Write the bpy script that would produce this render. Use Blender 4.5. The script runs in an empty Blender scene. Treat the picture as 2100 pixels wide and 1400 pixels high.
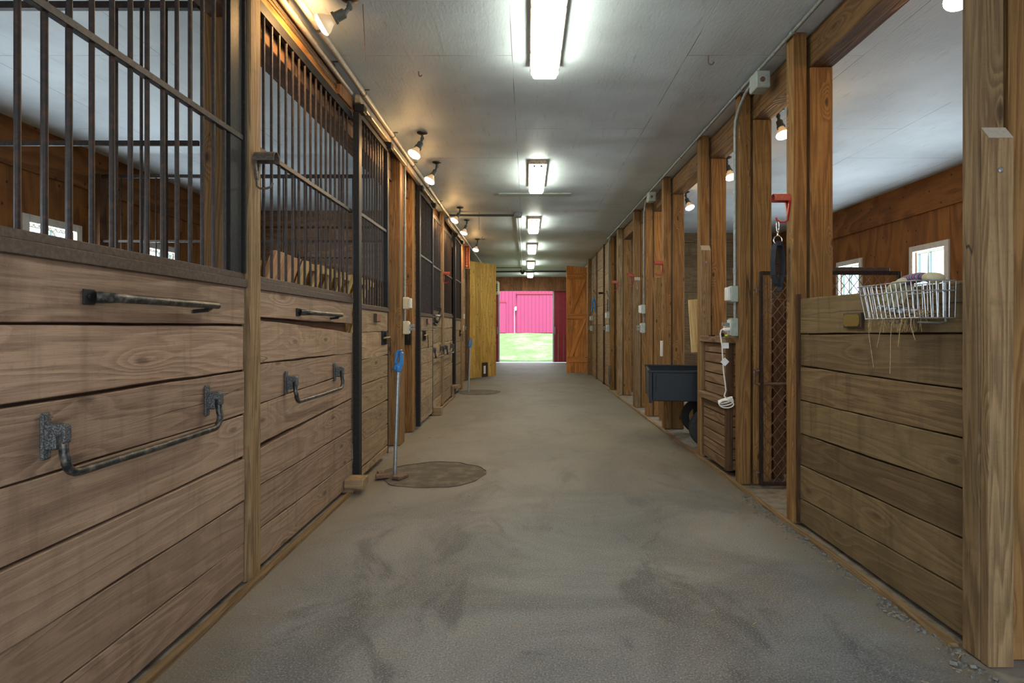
import bpy, math, random
from mathutils import Vector, Matrix

# ------------------------------------------------------------------ camera, world, exposure
scene = bpy.context.scene
C = scene.collection
scene.view_settings.view_transform = 'Standard'
scene.view_settings.look = 'None'
scene.view_settings.gamma = 1.0
scene.view_settings.use_curve_mapping = False
scene.view_settings.exposure = 1.0
try:
    scene.cycles.use_denoising = True
    scene.cycles.max_bounces = 8
    scene.cycles.diffuse_bounces = 6
    scene.cycles.sample_clamp_indirect = 6.0
    scene.cycles.caustics_reflective = False
    scene.cycles.caustics_refractive = False
except Exception:
    pass

EYE = 1.25
cam_data = bpy.data.cameras.new('camera')
cam_data.sensor_width = 36.0
cam_data.lens = 1200.0 / 2100.0 * 36.0
cam_data.shift_x = -31.0 / 2100.0
cam_data.shift_y = -26.0 / 2100.0
cam_data.clip_start = 0.05
cam_data.clip_end = 500
cam = bpy.data.objects.new('camera', cam_data)
cam.location = (0, 0, EYE)
cam.rotation_euler = (math.radians(90), 0, 0)
C.objects.link(cam)
scene.camera = cam

SKY = 2.3
FLUOR = 21.0
BULB = 120.0
WINDOW_W = 20.0
world = bpy.data.worlds.new('sky')
scene.world = world
world.use_nodes = True
wb = world.node_tree.nodes['Background']
wb.inputs[0].default_value = (0.80, 0.91, 1.0, 1)
wb.inputs[1].default_value = SKY
sun_data = bpy.data.lights.new('sun', 'SUN')
sun_data.energy = 4.0
sun_data.angle = math.radians(8)
sun_data.color = (1.0, 0.96, 0.88)
sun = bpy.data.objects.new('sun', sun_data)
sun.rotation_euler = (math.radians(28), 0, math.radians(8))
C.objects.link(sun)


def area_light(name, loc, rot, sx, sy, power, col):
    d = bpy.data.lights.new(name, 'AREA')
    d.shape = 'RECTANGLE'
    d.size, d.size_y = sx, sy
    d.energy = power
    d.color = col
    o = bpy.data.objects.new(name, d)
    o.location = loc
    o.rotation_euler = rot
    C.objects.link(o)
    return o


# overall dimensions (metres)
XL, XR = -4.66, 5.04        # outer walls
Y0, Y1 = -1.4, 21.5         # end walls
H = 3.15                    # ceiling
LF = -1.36                  # face of the left posts
LP = -1.385                 # face of the left planks
RF = 1.70                   # face of the right posts
LWIN = [2.34, 4.04, 5.745, 7.46]  # first two lie out of view, added to let in more daylight
RWIN = [5.5, 7.335, 9.15]  # first one is unseen, an extra window put in for its daylight
WW, WZ0, WZ1 = 0.70, 1.52, 2.32

# area lamps added in the window openings to boost the daylight
for wy in LWIN:
    area_light('window_fill', (XL - 0.012, wy, 1.92), (0, math.radians(-90), 0), 0.72, 0.6, WINDOW_W, (0.80, 0.92, 1.0))
for wy in RWIN:
    area_light('window_fill', (XR + 0.012, wy, 1.92), (0, math.radians(90), 0), 0.72, 0.6, WINDOW_W, (0.80, 0.92, 1.0))

R = random.Random(7)


# ------------------------------------------------------------------ mesh helper
class MB:
    def __init__(self):
        self.v, self.f, self.uv, self.br, self.mi = [], [], [], [], []
        self.m = 0

    def face(self, pts, uvs=None, b=0.0):
        i = len(self.v)
        self.v += [tuple(p) for p in pts]
        self.f.append(tuple(range(i, i + len(pts))))
        self.uv.append(uvs or [(p[0], p[1]) for p in pts])
        self.br.append(b)
        self.mi.append(self.m)

    def hexa(self, P, g=1, b=None, off=None):
        """P: 8 corners indexed x + 2y + 4z in the local frame; g: grain axis (0,1,2)."""
        if b is None:
            b = R.random()
        if off is None:
            off = (R.uniform(0, 40), R.uniform(0, 40))
        P = [Vector(p) for p in P]
        i = len(self.v)
        self.v += [tuple(p) for p in P]
        L = [(P[1] - P[0]).length, (P[2] - P[0]).length, (P[4] - P[0]).length]
        o = [a for a in (0, 1, 2) if a != g]
        quads = [(0, 4, 6, 2), (1, 3, 7, 5), (0, 1, 5, 4), (2, 6, 7, 3), (0, 2, 3, 1), (4, 5, 7, 6)]
        ax = [0, 0, 1, 1, 2, 2]
        for k, (q, a) in enumerate(zip(quads, ax)):
            self.f.append(tuple(i + c for c in q))
            uv = []
            for c in q:
                co = [L[0] * (c & 1), L[1] * ((c >> 1) & 1), L[2] * ((c >> 2) & 1)]
                if a == g:
                    uv.append((off[0] + co[o[0]] * 0.2, off[1] + co[o[1]] + co[o[0]]))
                else:
                    other = [t for t in o if t != a][0]
                    uv.append((off[0] + co[g], off[1] + co[other] + 0.31 * k))
            self.uv.append(uv)
            self.br.append(b)
            self.mi.append(self.m)

    def box(self, x0, x1, y0, y1, z0, z1, g=1, b=None):
        P = [(x1 if c & 1 else x0, y1 if c & 2 else y0, z1 if c & 4 else z0) for c in range(8)]
        self.hexa(P, g, b)
        return self

    def obox(self, c, s, M=None, g=1, b=None):
        M = M or Matrix.Identity(3)
        P = []
        for k in range(8):
            l = Vector(((0.5 if k & 1 else -0.5) * s[0], (0.5 if k & 2 else -0.5) * s[1], (0.5 if k & 4 else -0.5) * s[2]))
            P.append(Vector(c) + M @ l)
        self.hexa(P, g, b)
        return self

    def plank(self, p0, p1, zb0, zb1, zt0, zt1, thick, n=10, jit=0.004, b=None):
        """horizontal plank from p0 to p1 (xy of the FRONT face); thick is the xy vector to the back face."""
        if b is None:
            b = R.random()
        off = (R.uniform(0, 40), R.uniform(0, 40))
        p0, p1, t = Vector(p0), Vector(p1), Vector(thick)
        Ln = (p1 - p0).length
        i = len(self.v)
        jb = jt = 0.0
        prof = []
        for k in range(n + 1):
            s = k / n
            p = p0.lerp(p1, s)
            jb = jb * 0.6 + R.uniform(-jit, jit)
            jt = jt * 0.6 + R.uniform(-jit, jit)
            zb, zt = zb0 + (zb1 - zb0) * s + jb, zt0 + (zt1 - zt0) * s + jt
            q = p + t
            self.v += [(p.x, p.y, zb), (p.x, p.y, zt), (q.x, q.y, zt), (q.x, q.y, zb)]
            prof.append((off[0] + s * Ln, zb, zt))

        def add(idx, uv):
            self.f.append(tuple(i + a for a in idx))
            self.uv.append(uv)
            self.br.append(b)
            self.mi.append(self.m)
        th = t.length
        for k in range(n):
            a, c = 4 * k, 4 * k + 4
            u0, b0, t0 = prof[k]
            u1, b1, t1 = prof[k + 1]
            v = off[1]
            add((a, c, c + 1, a + 1), [(u0, v + b0), (u1, v + b1), (u1, v + t1), (u0, v + t0)])
            add((a + 1, c + 1, c + 2, a + 2), [(u0, v + t0), (u1, v + t1), (u1, v + t1 + th), (u0, v + t0 + th)])
            add((a + 2, c + 2, c + 3, a + 3), [(u0, v + 1 + t0), (u1, v + 1 + t1), (u1, v + 1 + b1), (u0, v + 1 + b0)])
            add((a + 3, c + 3, c, a), [(u0, v + b0 - th), (u1, v + b1 - th), (u1, v + b1), (u0, v + b0)])
        e = 4 * n
        add((0, 1, 2, 3), [(off[0], off[1]), (off[0], off[1] + .2), (off[0] + .01, off[1] + .2), (off[0] + .01, off[1])])
        add((e, e + 3, e + 2, e + 1), [(off[0], off[1]), (off[0], off[1] + .2), (off[0] + .01, off[1] + .2), (off[0] + .01, off[1])])
        return self

    def tube(self, pts, r, n=8, closed=False, caps=True):
        pts = [Vector(p) for p in pts]
        m = len(pts)
        rr = r if isinstance(r, (list, tuple)) else [r] * m
        i = len(self.v)
        prev = None
        for k in range(m):
            if closed:
                d = pts[(k + 1) % m] - pts[k - 1]
            else:
                d = pts[min(k + 1, m - 1)] - pts[max(k - 1, 0)]
            d = d.normalized() if d.length > 1e-9 else Vector((0, 0, 1))
            if prev is None:
                up = Vector((0, 0, 1)) if abs(d.z) < 0.9 else Vector((1, 0, 0))
                a = d.cross(up).normalized()
            else:
                a = prev - d * prev.dot(d)
                a = a.normalized() if a.length > 1e-6 else d.orthogonal().normalized()
            prev = a
            bb = d.cross(a)
            for j in range(n):
                t = 2 * math.pi * j / n
                self.v.append(tuple(pts[k] + (a * math.cos(t) + bb * math.sin(t)) * rr[k]))
        for k in range(m if closed else m - 1):
            k2 = (k + 1) % m
            for j in range(n):
                j2 = (j + 1) % n
                self.f.append((i + k * n + j, i + k * n + j2, i + k2 * n + j2, i + k2 * n + j))
                self.uv.append([(0, 0), (0, .1), (.1, .1), (.1, 0)])
                self.br.append(0.5)
                self.mi.append(self.m)
        if caps and not closed:
            for base, rev in ((i, True), (i + (m - 1) * n, False)):
                idx = [base + j for j in range(n)]
                self.f.append(tuple(reversed(idx)) if rev else tuple(idx))
                self.uv.append([(0, 0)] * n)
                self.br.append(0.5)
                self.mi.append(self.m)
        return self

    def lathe(self, prof, o=(0, 0, 0), M=None, n=20, cap0=True, cap1=True):
        M = M or Matrix.Identity(3)
        o = Vector(o)
        i = len(self.v)
        for r, z in prof:
            for j in range(n):
                t = 2 * math.pi * j / n
                self.v.append(tuple(o + M @ Vector((r * math.cos(t), r * math.sin(t), z))))
        for k in range(len(prof) - 1):
            for j in range(n):
                j2 = (j + 1) % n
                self.f.append((i + k * n + j, i + k * n + j2, i + (k + 1) * n + j2, i + (k + 1) * n + j))
                self.uv.append([(0, 0)] * 4)
                self.br.append(0.5)
                self.mi.append(self.m)
        for on, base, rev in ((cap0, i, True), (cap1, i + (len(prof) - 1) * n, False)):
            if on:
                idx = [base + j for j in range(n)]
                self.f.append(tuple(reversed(idx)) if rev else tuple(idx))
                self.uv.append([(0, 0)] * n)
                self.br.append(0.5)
                self.mi.append(self.m)
        return self

    def prism(self, poly, a, b, M=None, o=(0, 0, 0), g=None):
        """2-D polygon (local x,y) extruded in local z from a to b, placed by M, o."""
        M = M or Matrix.Identity(3)
        o = Vector(o)
        n = len(poly)
        i = len(self.v)
        for z in (a, b):
            self.v += [tuple(o + M @ Vector((p[0], p[1], z))) for p in poly]
        u0, v0 = R.uniform(0, 30), R.uniform(0, 30)
        rb = R.random()

        def add(idx, uv):
            self.f.append(idx)
            self.uv.append(uv)
            self.br.append(rb)
            self.mi.append(self.m)
        w = (lambda p: (u0 + p[0], v0 + p[1])) if g != 1 else (lambda p: (u0 + p[1], v0 + p[0]))
        add(tuple(i + k for k in reversed(range(n))), [w(poly[k]) for k in reversed(range(n))])
        add(tuple(i + n + k for k in range(n)), [w(p) for p in poly])
        for k in range(n):
            k2 = (k + 1) % n
            add((i + k, i + k2, i + n + k2, i + n + k), [w(poly[k]), w(poly[k2]), w(poly[k2]), w(poly[k])])
        return self

    def build(self, name, mats, root=None, smooth=False, bevel=0.0):
        me = bpy.data.meshes.new(name)
        off = Vector(root.matrix_basis.translation) if root is not None else Vector((0, 0, 0))
        p = root.parent if root is not None else None
        while p is not None:
            off += Vector(p.matrix_basis.translation)
            p = p.parent
        org = off if root is not None else Vector((0, 0, 0))
        me.from_pydata([tuple(Vector(v) - org) for v in self.v], [], self.f)
        uvl = me.uv_layers.new(name='UVMap')
        flat = [c for f in self.uv for t in f for c in t]
        uvl.data.foreach_set('uv', flat)
        at = me.attributes.new('brd', 'FLOAT', 'FACE')
        at.data.foreach_set('value', self.br)
        if not isinstance(mats, (list, tuple)):
            mats = [mats]
        for m in mats:
            me.materials.append(m)
        if len(mats) > 1:
            me.polygons.foreach_set('material_index', self.mi)
        if smooth:
            me.polygons.foreach_set('use_smooth', [True] * len(me.polygons))
            me.set_sharp_from_angle(angle=math.radians(38))
        me.update()
        o = bpy.data.objects.new(name, me)
        C.objects.link(o)
        if root is not None:
            o.parent = root
        if bevel:
            md = o.modifiers.new('edge', 'BEVEL')
            md.width = bevel
            md.segments = 1
            md.limit_method = 'ANGLE'
            md.angle_limit = math.radians(50)
        return o


def tag(o, label=None, cat=None, group=None, kind=None):
    if label: o['label'] = label
    if cat: o['category'] = cat
    if group: o['group'] = group
    if kind: o['kind'] = kind
    return o


def thing(name, label, cat, loc, group=None):
    o = bpy.data.objects.new(name, None)
    o.empty_display_size = 0.1
    o.location = loc
    C.objects.link(o)
    return tag(o, label, cat, group)


def dup(root, loc, label, rz=None, group=None):
    r = root.copy()
    C.objects.link(r)
    r.location = loc
    if rz is not None:
        r.rotation_euler = (0, 0, rz)
    r['label'] = label
    if group: r['group'] = group
    for ch in list(root.children):
        c = ch.copy()
        C.objects.link(c)
        c.parent = r
        for gch in list(ch.children):
            d = gch.copy()
            C.objects.link(d)
            d.parent = c
    return r


def frame_to(d):
    """3x3 matrix whose local z points along d."""
    return Vector(d).normalized().to_track_quat('Z', 'Y').to_matrix()


# ------------------------------------------------------------------ materials
def srgb(r, g, b):
    f = lambda c: (c / 255) / 12.92 if c / 255 <= 0.04045 else ((c / 255 + 0.055) / 1.055) ** 2.4
    return (f(r), f(g), f(b), 1)


class NT:
    def __init__(self, name):
        self.mat = bpy.data.materials.new(name)
        self.mat.use_nodes = True
        self.t = self.mat.node_tree
        self.bsdf = self.t.nodes['Principled BSDF']

    def n(self, typ, props=None, **inp):
        nd = self.t.nodes.new(typ)
        for k, v in (props or {}).items():
            setattr(nd, k, v)
        for k, v in inp.items():
            key = int(k[1:]) if k[0] == 'i' and k[1:].isdigit() else k.replace('_', ' ')
            self.set(nd.inputs[key], v)
        return nd

    def set(self, sock, v):
        if isinstance(v, bpy.types.NodeSocket):
            self.t.links.new(v, sock)
        elif isinstance(v, bpy.types.Node):
            self.t.links.new(v.outputs[0], sock)
        else:
            sock.default_value = v

    def math(self, op, a, b=0.0, c=0.0):
        return self.n('ShaderNodeMath', {'operation': op}, i0=a, i1=b, i2=c).outputs[0]

    def noise(self, vec, scale=1.0, detail=2.0, rough=0.5, dist=0.0):
        return self.n('ShaderNodeTexNoise', None, Vector=vec, Scale=scale, Detail=detail, Roughness=rough, Distortion=dist).outputs[0]

    def mapr(self, v, a, b, c=0.0, d=1.0):
        return self.n('ShaderNodeMapRange', {'interpolation_type': 'SMOOTHSTEP'}, i0=v, i1=a, i2=b, i3=c, i4=d).outputs[0]

    def mix(self, f, a, b, mode='MIX'):
        nd = self.t.nodes.new('ShaderNodeMix')
        nd.data_type = 'RGBA'
        nd.blend_type = mode
        self.set(nd.inputs[0], f)
        self.set(nd.inputs[6], a)
        self.set(nd.inputs[7], b)
        return nd.outputs[2]

    def comb(self, x, y, z):
        return self.n('ShaderNodeCombineXYZ', None, X=x, Y=y, Z=z).outputs[0]

    def pos(self):
        return self.n('ShaderNodeNewGeometry').outputs['Position']

    def scaled(self, vec, s):
        return self.n('ShaderNodeVectorMath', {'operation': 'MULTIPLY'}, i0=vec, i1=s).outputs[0]

    def bump(self, h, strength=0.3, dist=0.01):
        b = self.n('ShaderNodeBump', None, Strength=strength, Distance=dist, Height=h)
        self.set(self.bsdf.inputs['Normal'], b.outputs[0])

    def done(self, col=None, rough=0.6, metal=0.0, spec=0.35):
        if col is not None:
            self.set(self.bsdf.inputs['Base Color'], col)
        self.set(self.bsdf.inputs['Roughness'], rough)
        self.set(self.bsdf.inputs['Metallic'], metal)
        self.bsdf.inputs['Specular IOR Level'].default_value = spec
        return self.mat


def grey(c):
    return (c, c, c, 1)


def wood(name, dark, light, rings=11.0, us=0.55, vs=5.0, knot=0.5, knotcol=None, stain=0.35, staincol=(0.05, 0.045, 0.025, 1),
         vary=0.3, crack=0.5, streak=0.3, rough=0.72, fibre=0.7, huevar=None, ks=(1.5, 4.5), rk=0.62, kp=0.3, kring=1.0):
    m = NT(name)
    uvn = m.n('ShaderNodeUVMap', {'uv_map': 'UVMap'}).outputs[0]
    sp = m.n('ShaderNodeSeparateXYZ', None, Vector=uvn)
    u, v = sp.outputs[0], sp.outputs[1]
    b = m.n('ShaderNodeAttribute', {'attribute_name': 'brd'}).outputs['Fac']
    bz = m.math('MULTIPLY', b, 31.0)
    # knots
    kv = m.comb(m.math('MULTIPLY_ADD', u, ks[0], bz), m.math('MULTIPLY', v, ks[1]), 0.0)
    vo = m.n('ShaderNodeTexVoronoi', {'voronoi_dimensions': '2D'}, Vector=kv, Scale=1.0, Randomness=1.0)
    d = vo.outputs['Distance']
    km = m.math('LESS_THAN', m.n('ShaderNodeSeparateColor', None, Color=vo.outputs['Color']).outputs[0], kp)
    near = m.math('MULTIPLY', m.mapr(d, 0.0, 0.34, 1.0, 0.0), km)
    # cathedral rings: contours of a stretched noise, bent round the knots
    gv = m.comb(m.math('MULTIPLY', u, us), m.math('MULTIPLY', v, vs), bz)
    h = m.noise(gv, 1.0, 2.5, 0.45)
    h2 = m.math('MULTIPLY_ADD', near, 0.28 * knot * kring, h)
    fine = m.noise(m.comb(m.math('MULTIPLY', u, 3.0), m.math('MULTIPLY', v, 30.0), bz), 1.0, 2.0)
    h3 = m.math('MULTIPLY_ADD', fine, 0.02, h2)
    fr = m.math('FRACT', m.math('MULTIPLY', h3, rings))
    up = m.mapr(fr, 0.0, 0.72, 0.0, 1.0)
    dn = m.mapr(fr, 0.80, 1.0, 1.0, 0.0)
    ring = m.math('MULTIPLY', up, dn)
    fib = m.noise(m.comb(m.math('MULTIPLY', u, 7.0), m.math('MULTIPLY', v, 190.0), bz), 1.0, 3.0, 0.6)
    fib2 = m.noise(m.comb(m.math('MULTIPLY', u, 2.6), m.math('MULTIPLY', v, 75.0), bz), 1.0, 4.0, 0.7)
    fac = m.math('ADD', m.math('MULTIPLY', ring, -rk), 0.62 + rk * 0.5)
    fac = m.math('MULTIPLY_ADD', m.math('SUBTRACT', fib, 0.5), fibre * 1.6, fac)
    fac = m.math('MULTIPLY_ADD', m.math('SUBTRACT', fib2, 0.5), fibre * 1.5, fac)
    col = m.mix(fac, dark, light)
    # board to board variation
    var = m.math('MULTIPLY_ADD', b, vary * 2, 1.0 - vary)
    col = m.mix(1.0, col, m.comb(var, var, var), 'MULTIPLY')
    if huevar is not None:
        wn = m.math('FRACT', m.math('MULTIPLY', b, 7.31))
        col = m.mix(m.math('MULTIPLY', wn, 0.55), col, huevar)
    # weathering
    P = m.pos()
    big = m.noise(P, 1.7, 4.0, 0.6, 0.6)
    st = m.mapr(big, 0.50, 0.78, 0.0, stain)
    col = m.mix(st, col, staincol)
    sk = m.noise(m.comb(m.math('MULTIPLY', u, 16.0), m.math('MULTIPLY', v, 1.4), bz), 1.0, 3.0, 0.6)
    col = m.mix(m.mapr(sk, 0.50, 0.75, 0.0, streak), col, staincol)
    pale = m.noise(m.comb(m.math('MULTIPLY', u, 5.0), m.math('MULTIPLY', v, 4.0), bz), 1.0, 4.0, 0.65)
    lc = tuple(min(1, c * 1.35) for c in light[:3]) + (1,)
    col = m.mix(m.mapr(pale, 0.55, 0.85, 0.0, 0.4), col, lc)
    # knot hearts and drying cracks
    kc = knotcol or tuple(c * 0.28 for c in dark[:3]) + (1,)
    kd = m.math('MULTIPLY_ADD', m.math('SUBTRACT', fib, 0.5), 0.05, d)
    col = m.mix(m.math('MULTIPLY', m.mapr(kd, 0.03, 0.085, knot, 0.0), km), col, kc)
    cn = m.noise(m.comb(m.math('MULTIPLY', u, 0.35), m.math('MULTIPLY', v, 7.0), m.math('ADD', bz, 5.0)), 1.0, 2.0)
    ck = m.mapr(m.math('ABSOLUTE', m.math('SUBTRACT', cn, 0.36)), 0.0, 0.0035, 1.0, 0.0)
    gate = m.mapr(m.noise(m.comb(m.math('MULTIPLY', u, 1.1), m.math('MULTIPLY', v, 2.0), bz), 1.0, 1.0), 0.46, 0.56)
    ckf = m.math('MULTIPLY', m.math('MULTIPLY', ck, gate), crack)
    col = m.mix(ckf, col, (0.012, 0.008, 0.005, 1))
    dirt = m.noise(P, 34.0, 5.0, 0.75)
    col = m.mix(m.mapr(dirt, 0.54, 0.78, 0.0, 0.45), col, staincol)
    spk = m.noise(P, 300.0, 1.0, 0.5)
    col = m.mix(m.mapr(spk, 0.62, 0.72, 0.0, 0.22), col, lc)
    hh = m.math('MULTIPLY_ADD', fib, 0.5, m.math('MULTIPLY_ADD', ring, -0.5, m.math('MULTIPLY', ckf, -2.0)))
    m.bump(m.math('MULTIPLY_ADD', fib2, 0.8, hh), 0.5, 0.004)
    return m.done(col, rough, 0.0, 0.25)


def plain(name, col, rough=0.5, metal=0.0, noise=0.15, scale=40.0, col2=None, bump=0.0, spec=0.4):
    m = NT(name)
    P = m.pos()
    n = m.noise(P, scale, 4.0, 0.65)
    c2 = col2 or tuple(c * 0.55 for c in col[:3]) + (1,)
    c = m.mix(m.mapr(n, 0.40, 0.72, 0.0, 1.0 if col2 else noise * 2), col, c2)
    if bump:
        m.bump(n, bump, 0.003)
    return m.done(c, rough, metal, spec)


def emit(name, col, strength):
    m = NT(name)
    m.bsdf.inputs['Emission Color'].default_value = col
    m.bsdf.inputs['Emission Strength'].default_value = strength
    return m.done(col, 0.4)


def make_floor():
    m = NT('aisle_asphalt')
    P = m.pos()
    big = m.noise(P, 0.9, 5.0, 0.65, 0.8)
    mid = m.noise(P, 5.0, 4.0, 0.7)
    spk = m.noise(P, 130.0, 3.0, 0.75)
    grit = m.noise(P, 55.0, 3.0, 0.7)
    c = m.mix(m.mapr(big, 0.35, 0.66), (0.105, 0.106, 0.108, 1), (0.20, 0.198, 0.197, 1))
    c = m.mix(m.mapr(mid, 0.48, 0.75, 0.0, 0.40), c, (0.20, 0.17, 0.125, 1))
    dark = m.noise(m.scaled(P, (1.0, 0.55, 1.0)), 2.1, 5.0, 0.65, 1.0)
    c = m.mix(m.mapr(dark, 0.52, 0.66, 0.0, 0.75), c, (0.058, 0.060, 0.064, 1))
    c = m.mix(m.mapr(spk, 0.52, 0.66, 0.0, 0.75), c, (0.33, 0.325, 0.315, 1))
    c = m.mix(m.mapr(spk, 0.47, 0.34, 0.0, 0.8), c, (0.045, 0.043, 0.040, 1))
    c = m.mix(m.mapr(grit, 0.62, 0.75, 0.0, 0.3), c, (0.30, 0.27, 0.21, 1))
    # earth trodden in along both edges and towards the far end of the aisle
    sx = m.n('ShaderNodeSeparateXYZ', None, Vector=P)
    ax = m.math('ABSOLUTE', m.math('SUBTRACT', sx.outputs[0], 0.17))
    edge = m.mapr(m.math('MULTIPLY_ADD', mid, 0.5, ax), 1.35, 1.75, 0.0, 0.55)
    c = m.mix(edge, c, (0.16, 0.125, 0.08, 1))
    far = m.mapr(m.math('MULTIPLY_ADD', big, 3.0, sx.outputs[1]), 4.0, 8.5, 0.0, 0.6)
    c = m.mix(far, c, m.mix(grit, (0.085, 0.066, 0.034, 1), (0.22, 0.18, 0.12, 1)))
    m.bump(m.math('MULTIPLY_ADD', grit, 0.6, m.math('MULTIPLY', spk, 0.7)), 0.28, 0.004)
    return m.done(c, 0.62, 0.0, 0.35)


def make_ceiling():
    m = NT('ceiling_paint')
    P = m.pos()
    sx = m.n('ShaderNodeSeparateXYZ', None, Vector=P)
    vec = m.comb(m.math('ADD', sx.outputs[1], -1.63), m.math('ADD', sx.outputs[0], 0.105 + 1.22 * 8), 0.0)
    br = m.n('ShaderNodeTexBrick', {'offset': 0.39, 'offset_frequency': 2}, Vector=vec, Scale=1.0, Mortar_Size=0.0035,
             Mortar_Smooth=0.3, Bias=0.0, Brick_Width=2.44, Row_Height=1.22)
    seam = br.outputs['Fac']
    gr = m.noise(m.scaled(P, (34.0, 2.6, 1.0)), 1.0, 5.0, 0.7)
    gr2 = m.noise(m.scaled(P, (60.0, 22.0, 1.0)), 1.0, 3.0, 0.6)
    blot = m.noise(P, 1.3, 4.0, 0.6)
    c = m.mix(m.mapr(blot, 0.3, 0.75), (0.61, 0.675, 0.72, 1), (0.49, 0.54, 0.58, 1))
    c = m.mix(m.mapr(gr, 0.56, 0.76, 0.0, 0.40), c, (0.19, 0.185, 0.175, 1))
    gate = m.mapr(m.noise(P, 2.2, 2.0), 0.35, 0.6)
    c = m.mix(m.math('MULTIPLY', m.math('MULTIPLY', seam, gate), 0.75), c, (0.10, 0.09, 0.08, 1))
    sp = m.noise(P, 38.0, 2.0, 0.7)
    c = m.mix(m.mapr(sp, 0.70, 0.80, 0.0, 0.5), c, (0.16, 0.13, 0.10, 1))
    m.bump(m.math('MULTIPLY_ADD', gr2, 0.7, m.math('MULTIPLY_ADD', gr, 0.5, m.math('MULTIPLY', seam, -1.5))), 0.3, 0.006)
    return m.done(c, 0.55, 0.0, 0.3)


M = {}
M['floor'] = make_floor()
M['ceiling'] = make_ceiling()
M['plank'] = wood('weathered_oak_plank', (0.140, 0.080, 0.052, 1), (0.365, 0.240, 0.166, 1), rk=0.42, rings=14, knot=0.55, stain=0.5,
                  staincol=(0.105, 0.072, 0.040, 1), vary=0.20, crack=0.6, streak=0.38, huevar=(0.26, 0.18, 0.12, 1))
M['plank_far'] = wood('pale_oak_plank', (0.14, 0.085, 0.046, 1), (0.34, 0.232, 0.134, 1), rk=0.42, rings=11, knot=0.6, stain=0.35,
                      staincol=(0.12, 0.085, 0.04, 1), vary=0.2, crack=0.6, streak=0.35)
M['plank_right'] = wood('brown_oak_plank', (0.080, 0.045, 0.021, 1), (0.205, 0.132, 0.066, 1), rk=0.45, rings=12, knot=0.5, stain=0.6,
                        staincol=(0.055, 0.038, 0.018, 1), vary=0.25, crack=1.0, streak=0.45, huevar=(0.17, 0.125, 0.058, 1))
M['post'] = wood('treated_pine_post', (0.115, 0.050, 0.014, 1), (0.275, 0.145, 0.050, 1), rings=16, us=0.4, vs=7.0, knot=0.85, ks=(2.3, 6.0), kp=0.4,
                 stain=0.4, staincol=(0.12, 0.085, 0.03, 1), vary=0.18, crack=0.8, streak=0.25)
M['post_grey'] = wood('weathered_pine_post', (0.10, 0.056, 0.025, 1), (0.275, 0.175, 0.088, 1), rings=17, us=0.35, vs=8.0, knot=0.7,
                      stain=0.5, staincol=(0.10, 0.08, 0.035, 1), vary=0.25, crack=0.9, streak=0.3)
M['dark_wood'] = wood('dark_brown_board', (0.055, 0.026, 0.012, 1), (0.135, 0.066, 0.030, 1), rings=9, knot=0.4, stain=0.4,
                      staincol=(0.02, 0.012, 0.008, 1), vary=0.35)
M['ply'] = wood('orange_plywood', (0.105, 0.036, 0.008, 1), (0.245, 0.096, 0.021, 1), rings=9, us=0.5, vs=1.6, knot=0.9, ks=(4.2, 5.0), kp=0.55, kring=0.0,
                knotcol=(0.02, 0.008, 0.004, 1), stain=0.35, staincol=(0.09, 0.03, 0.008, 1), vary=0.12, crack=0.2, streak=0.1)
M['fascia'] = wood('pine_fascia', (0.15, 0.058, 0.014, 1), (0.33, 0.155, 0.042, 1), rings=12, knot=0.4, stain=0.3,
                   staincol=(0.12, 0.06, 0.02, 1), vary=0.15)
M['beam'] = wood('dark_timber_beam', (0.075, 0.034, 0.011, 1), (0.19, 0.10, 0.038, 1), rings=15, us=0.4, vs=6.0, knot=0.7, stain=0.45,
                 staincol=(0.06, 0.04, 0.015, 1), vary=0.15, crack=0.8)
M['cross'] = wood('pinkish_brown_board', (0.12, 0.062, 0.032, 1), (0.30, 0.175, 0.10, 1), rings=10, us=0.5, vs=2.5, knot=0.5, stain=0.3, vary=0.15)
M['door_pine'] = wood('knotty_yellow_pine', (0.34, 0.18, 0.035, 1), (0.58, 0.36, 0.095, 1), rings=7, us=0.4, vs=4.0, knot=1.0, ks=(3.0, 6.5), kp=0.5, kring=0.25,
                      knotcol=(0.045, 0.02, 0.008, 1), stain=0.3, staincol=(0.17, 0.10, 0.02, 1), vary=0.16, crack=0.3, streak=0.15)
M['door_orange'] = wood('orange_stained_pine', (0.36, 0.115, 0.022, 1), (0.66, 0.27, 0.07, 1), rings=7, us=0.4, vs=4.0, knot=0.9,
                        stain=0.35, staincol=(0.20, 0.10, 0.05, 1), vary=0.14, crack=0.3, streak=0.15)
M['end_board'] = wood('reddish_end_board', (0.13, 0.055, 0.022, 1), (0.27, 0.125, 0.055, 1), rings=8, knot=0.9, vary=0.25)
M['pale_pine'] = wood('new_pine', (0.42, 0.26, 0.10, 1), (0.66, 0.47, 0.22, 1), rings=9, knot=0.5, stain=0.2,
                      staincol=(0.35, 0.2, 0.08, 1), vary=0.2, crack=0.2, streak=0.15)
M['pink_pine'] = wood('pinkish_pine', (0.40, 0.20, 0.10, 1), (0.60, 0.35, 0.19, 1), rings=9, knot=0.5, stain=0.2,
                      staincol=(0.35, 0.2, 0.08, 1), vary=0.2, crack=0.2, streak=0.15)
M['pale_cut'] = plain('pale_saw_cut', (0.42, 0.36, 0.29, 1), 0.8, 0.0, 0.2, 90)
M['chest'] = wood('chest_slat', (0.105, 0.055, 0.030, 1), (0.235, 0.145, 0.085, 1), rings=8, knot=0.3, stain=0.4,
                  staincol=(0.10, 0.075, 0.03, 1), vary=0.22)
M['black_metal'] = plain('black_painted_steel', (0.014, 0.014, 0.016, 1), 0.55, 0.1, 0.3, 60, (0.028, 0.023, 0.020, 1), 0.15, 0.18)
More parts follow.
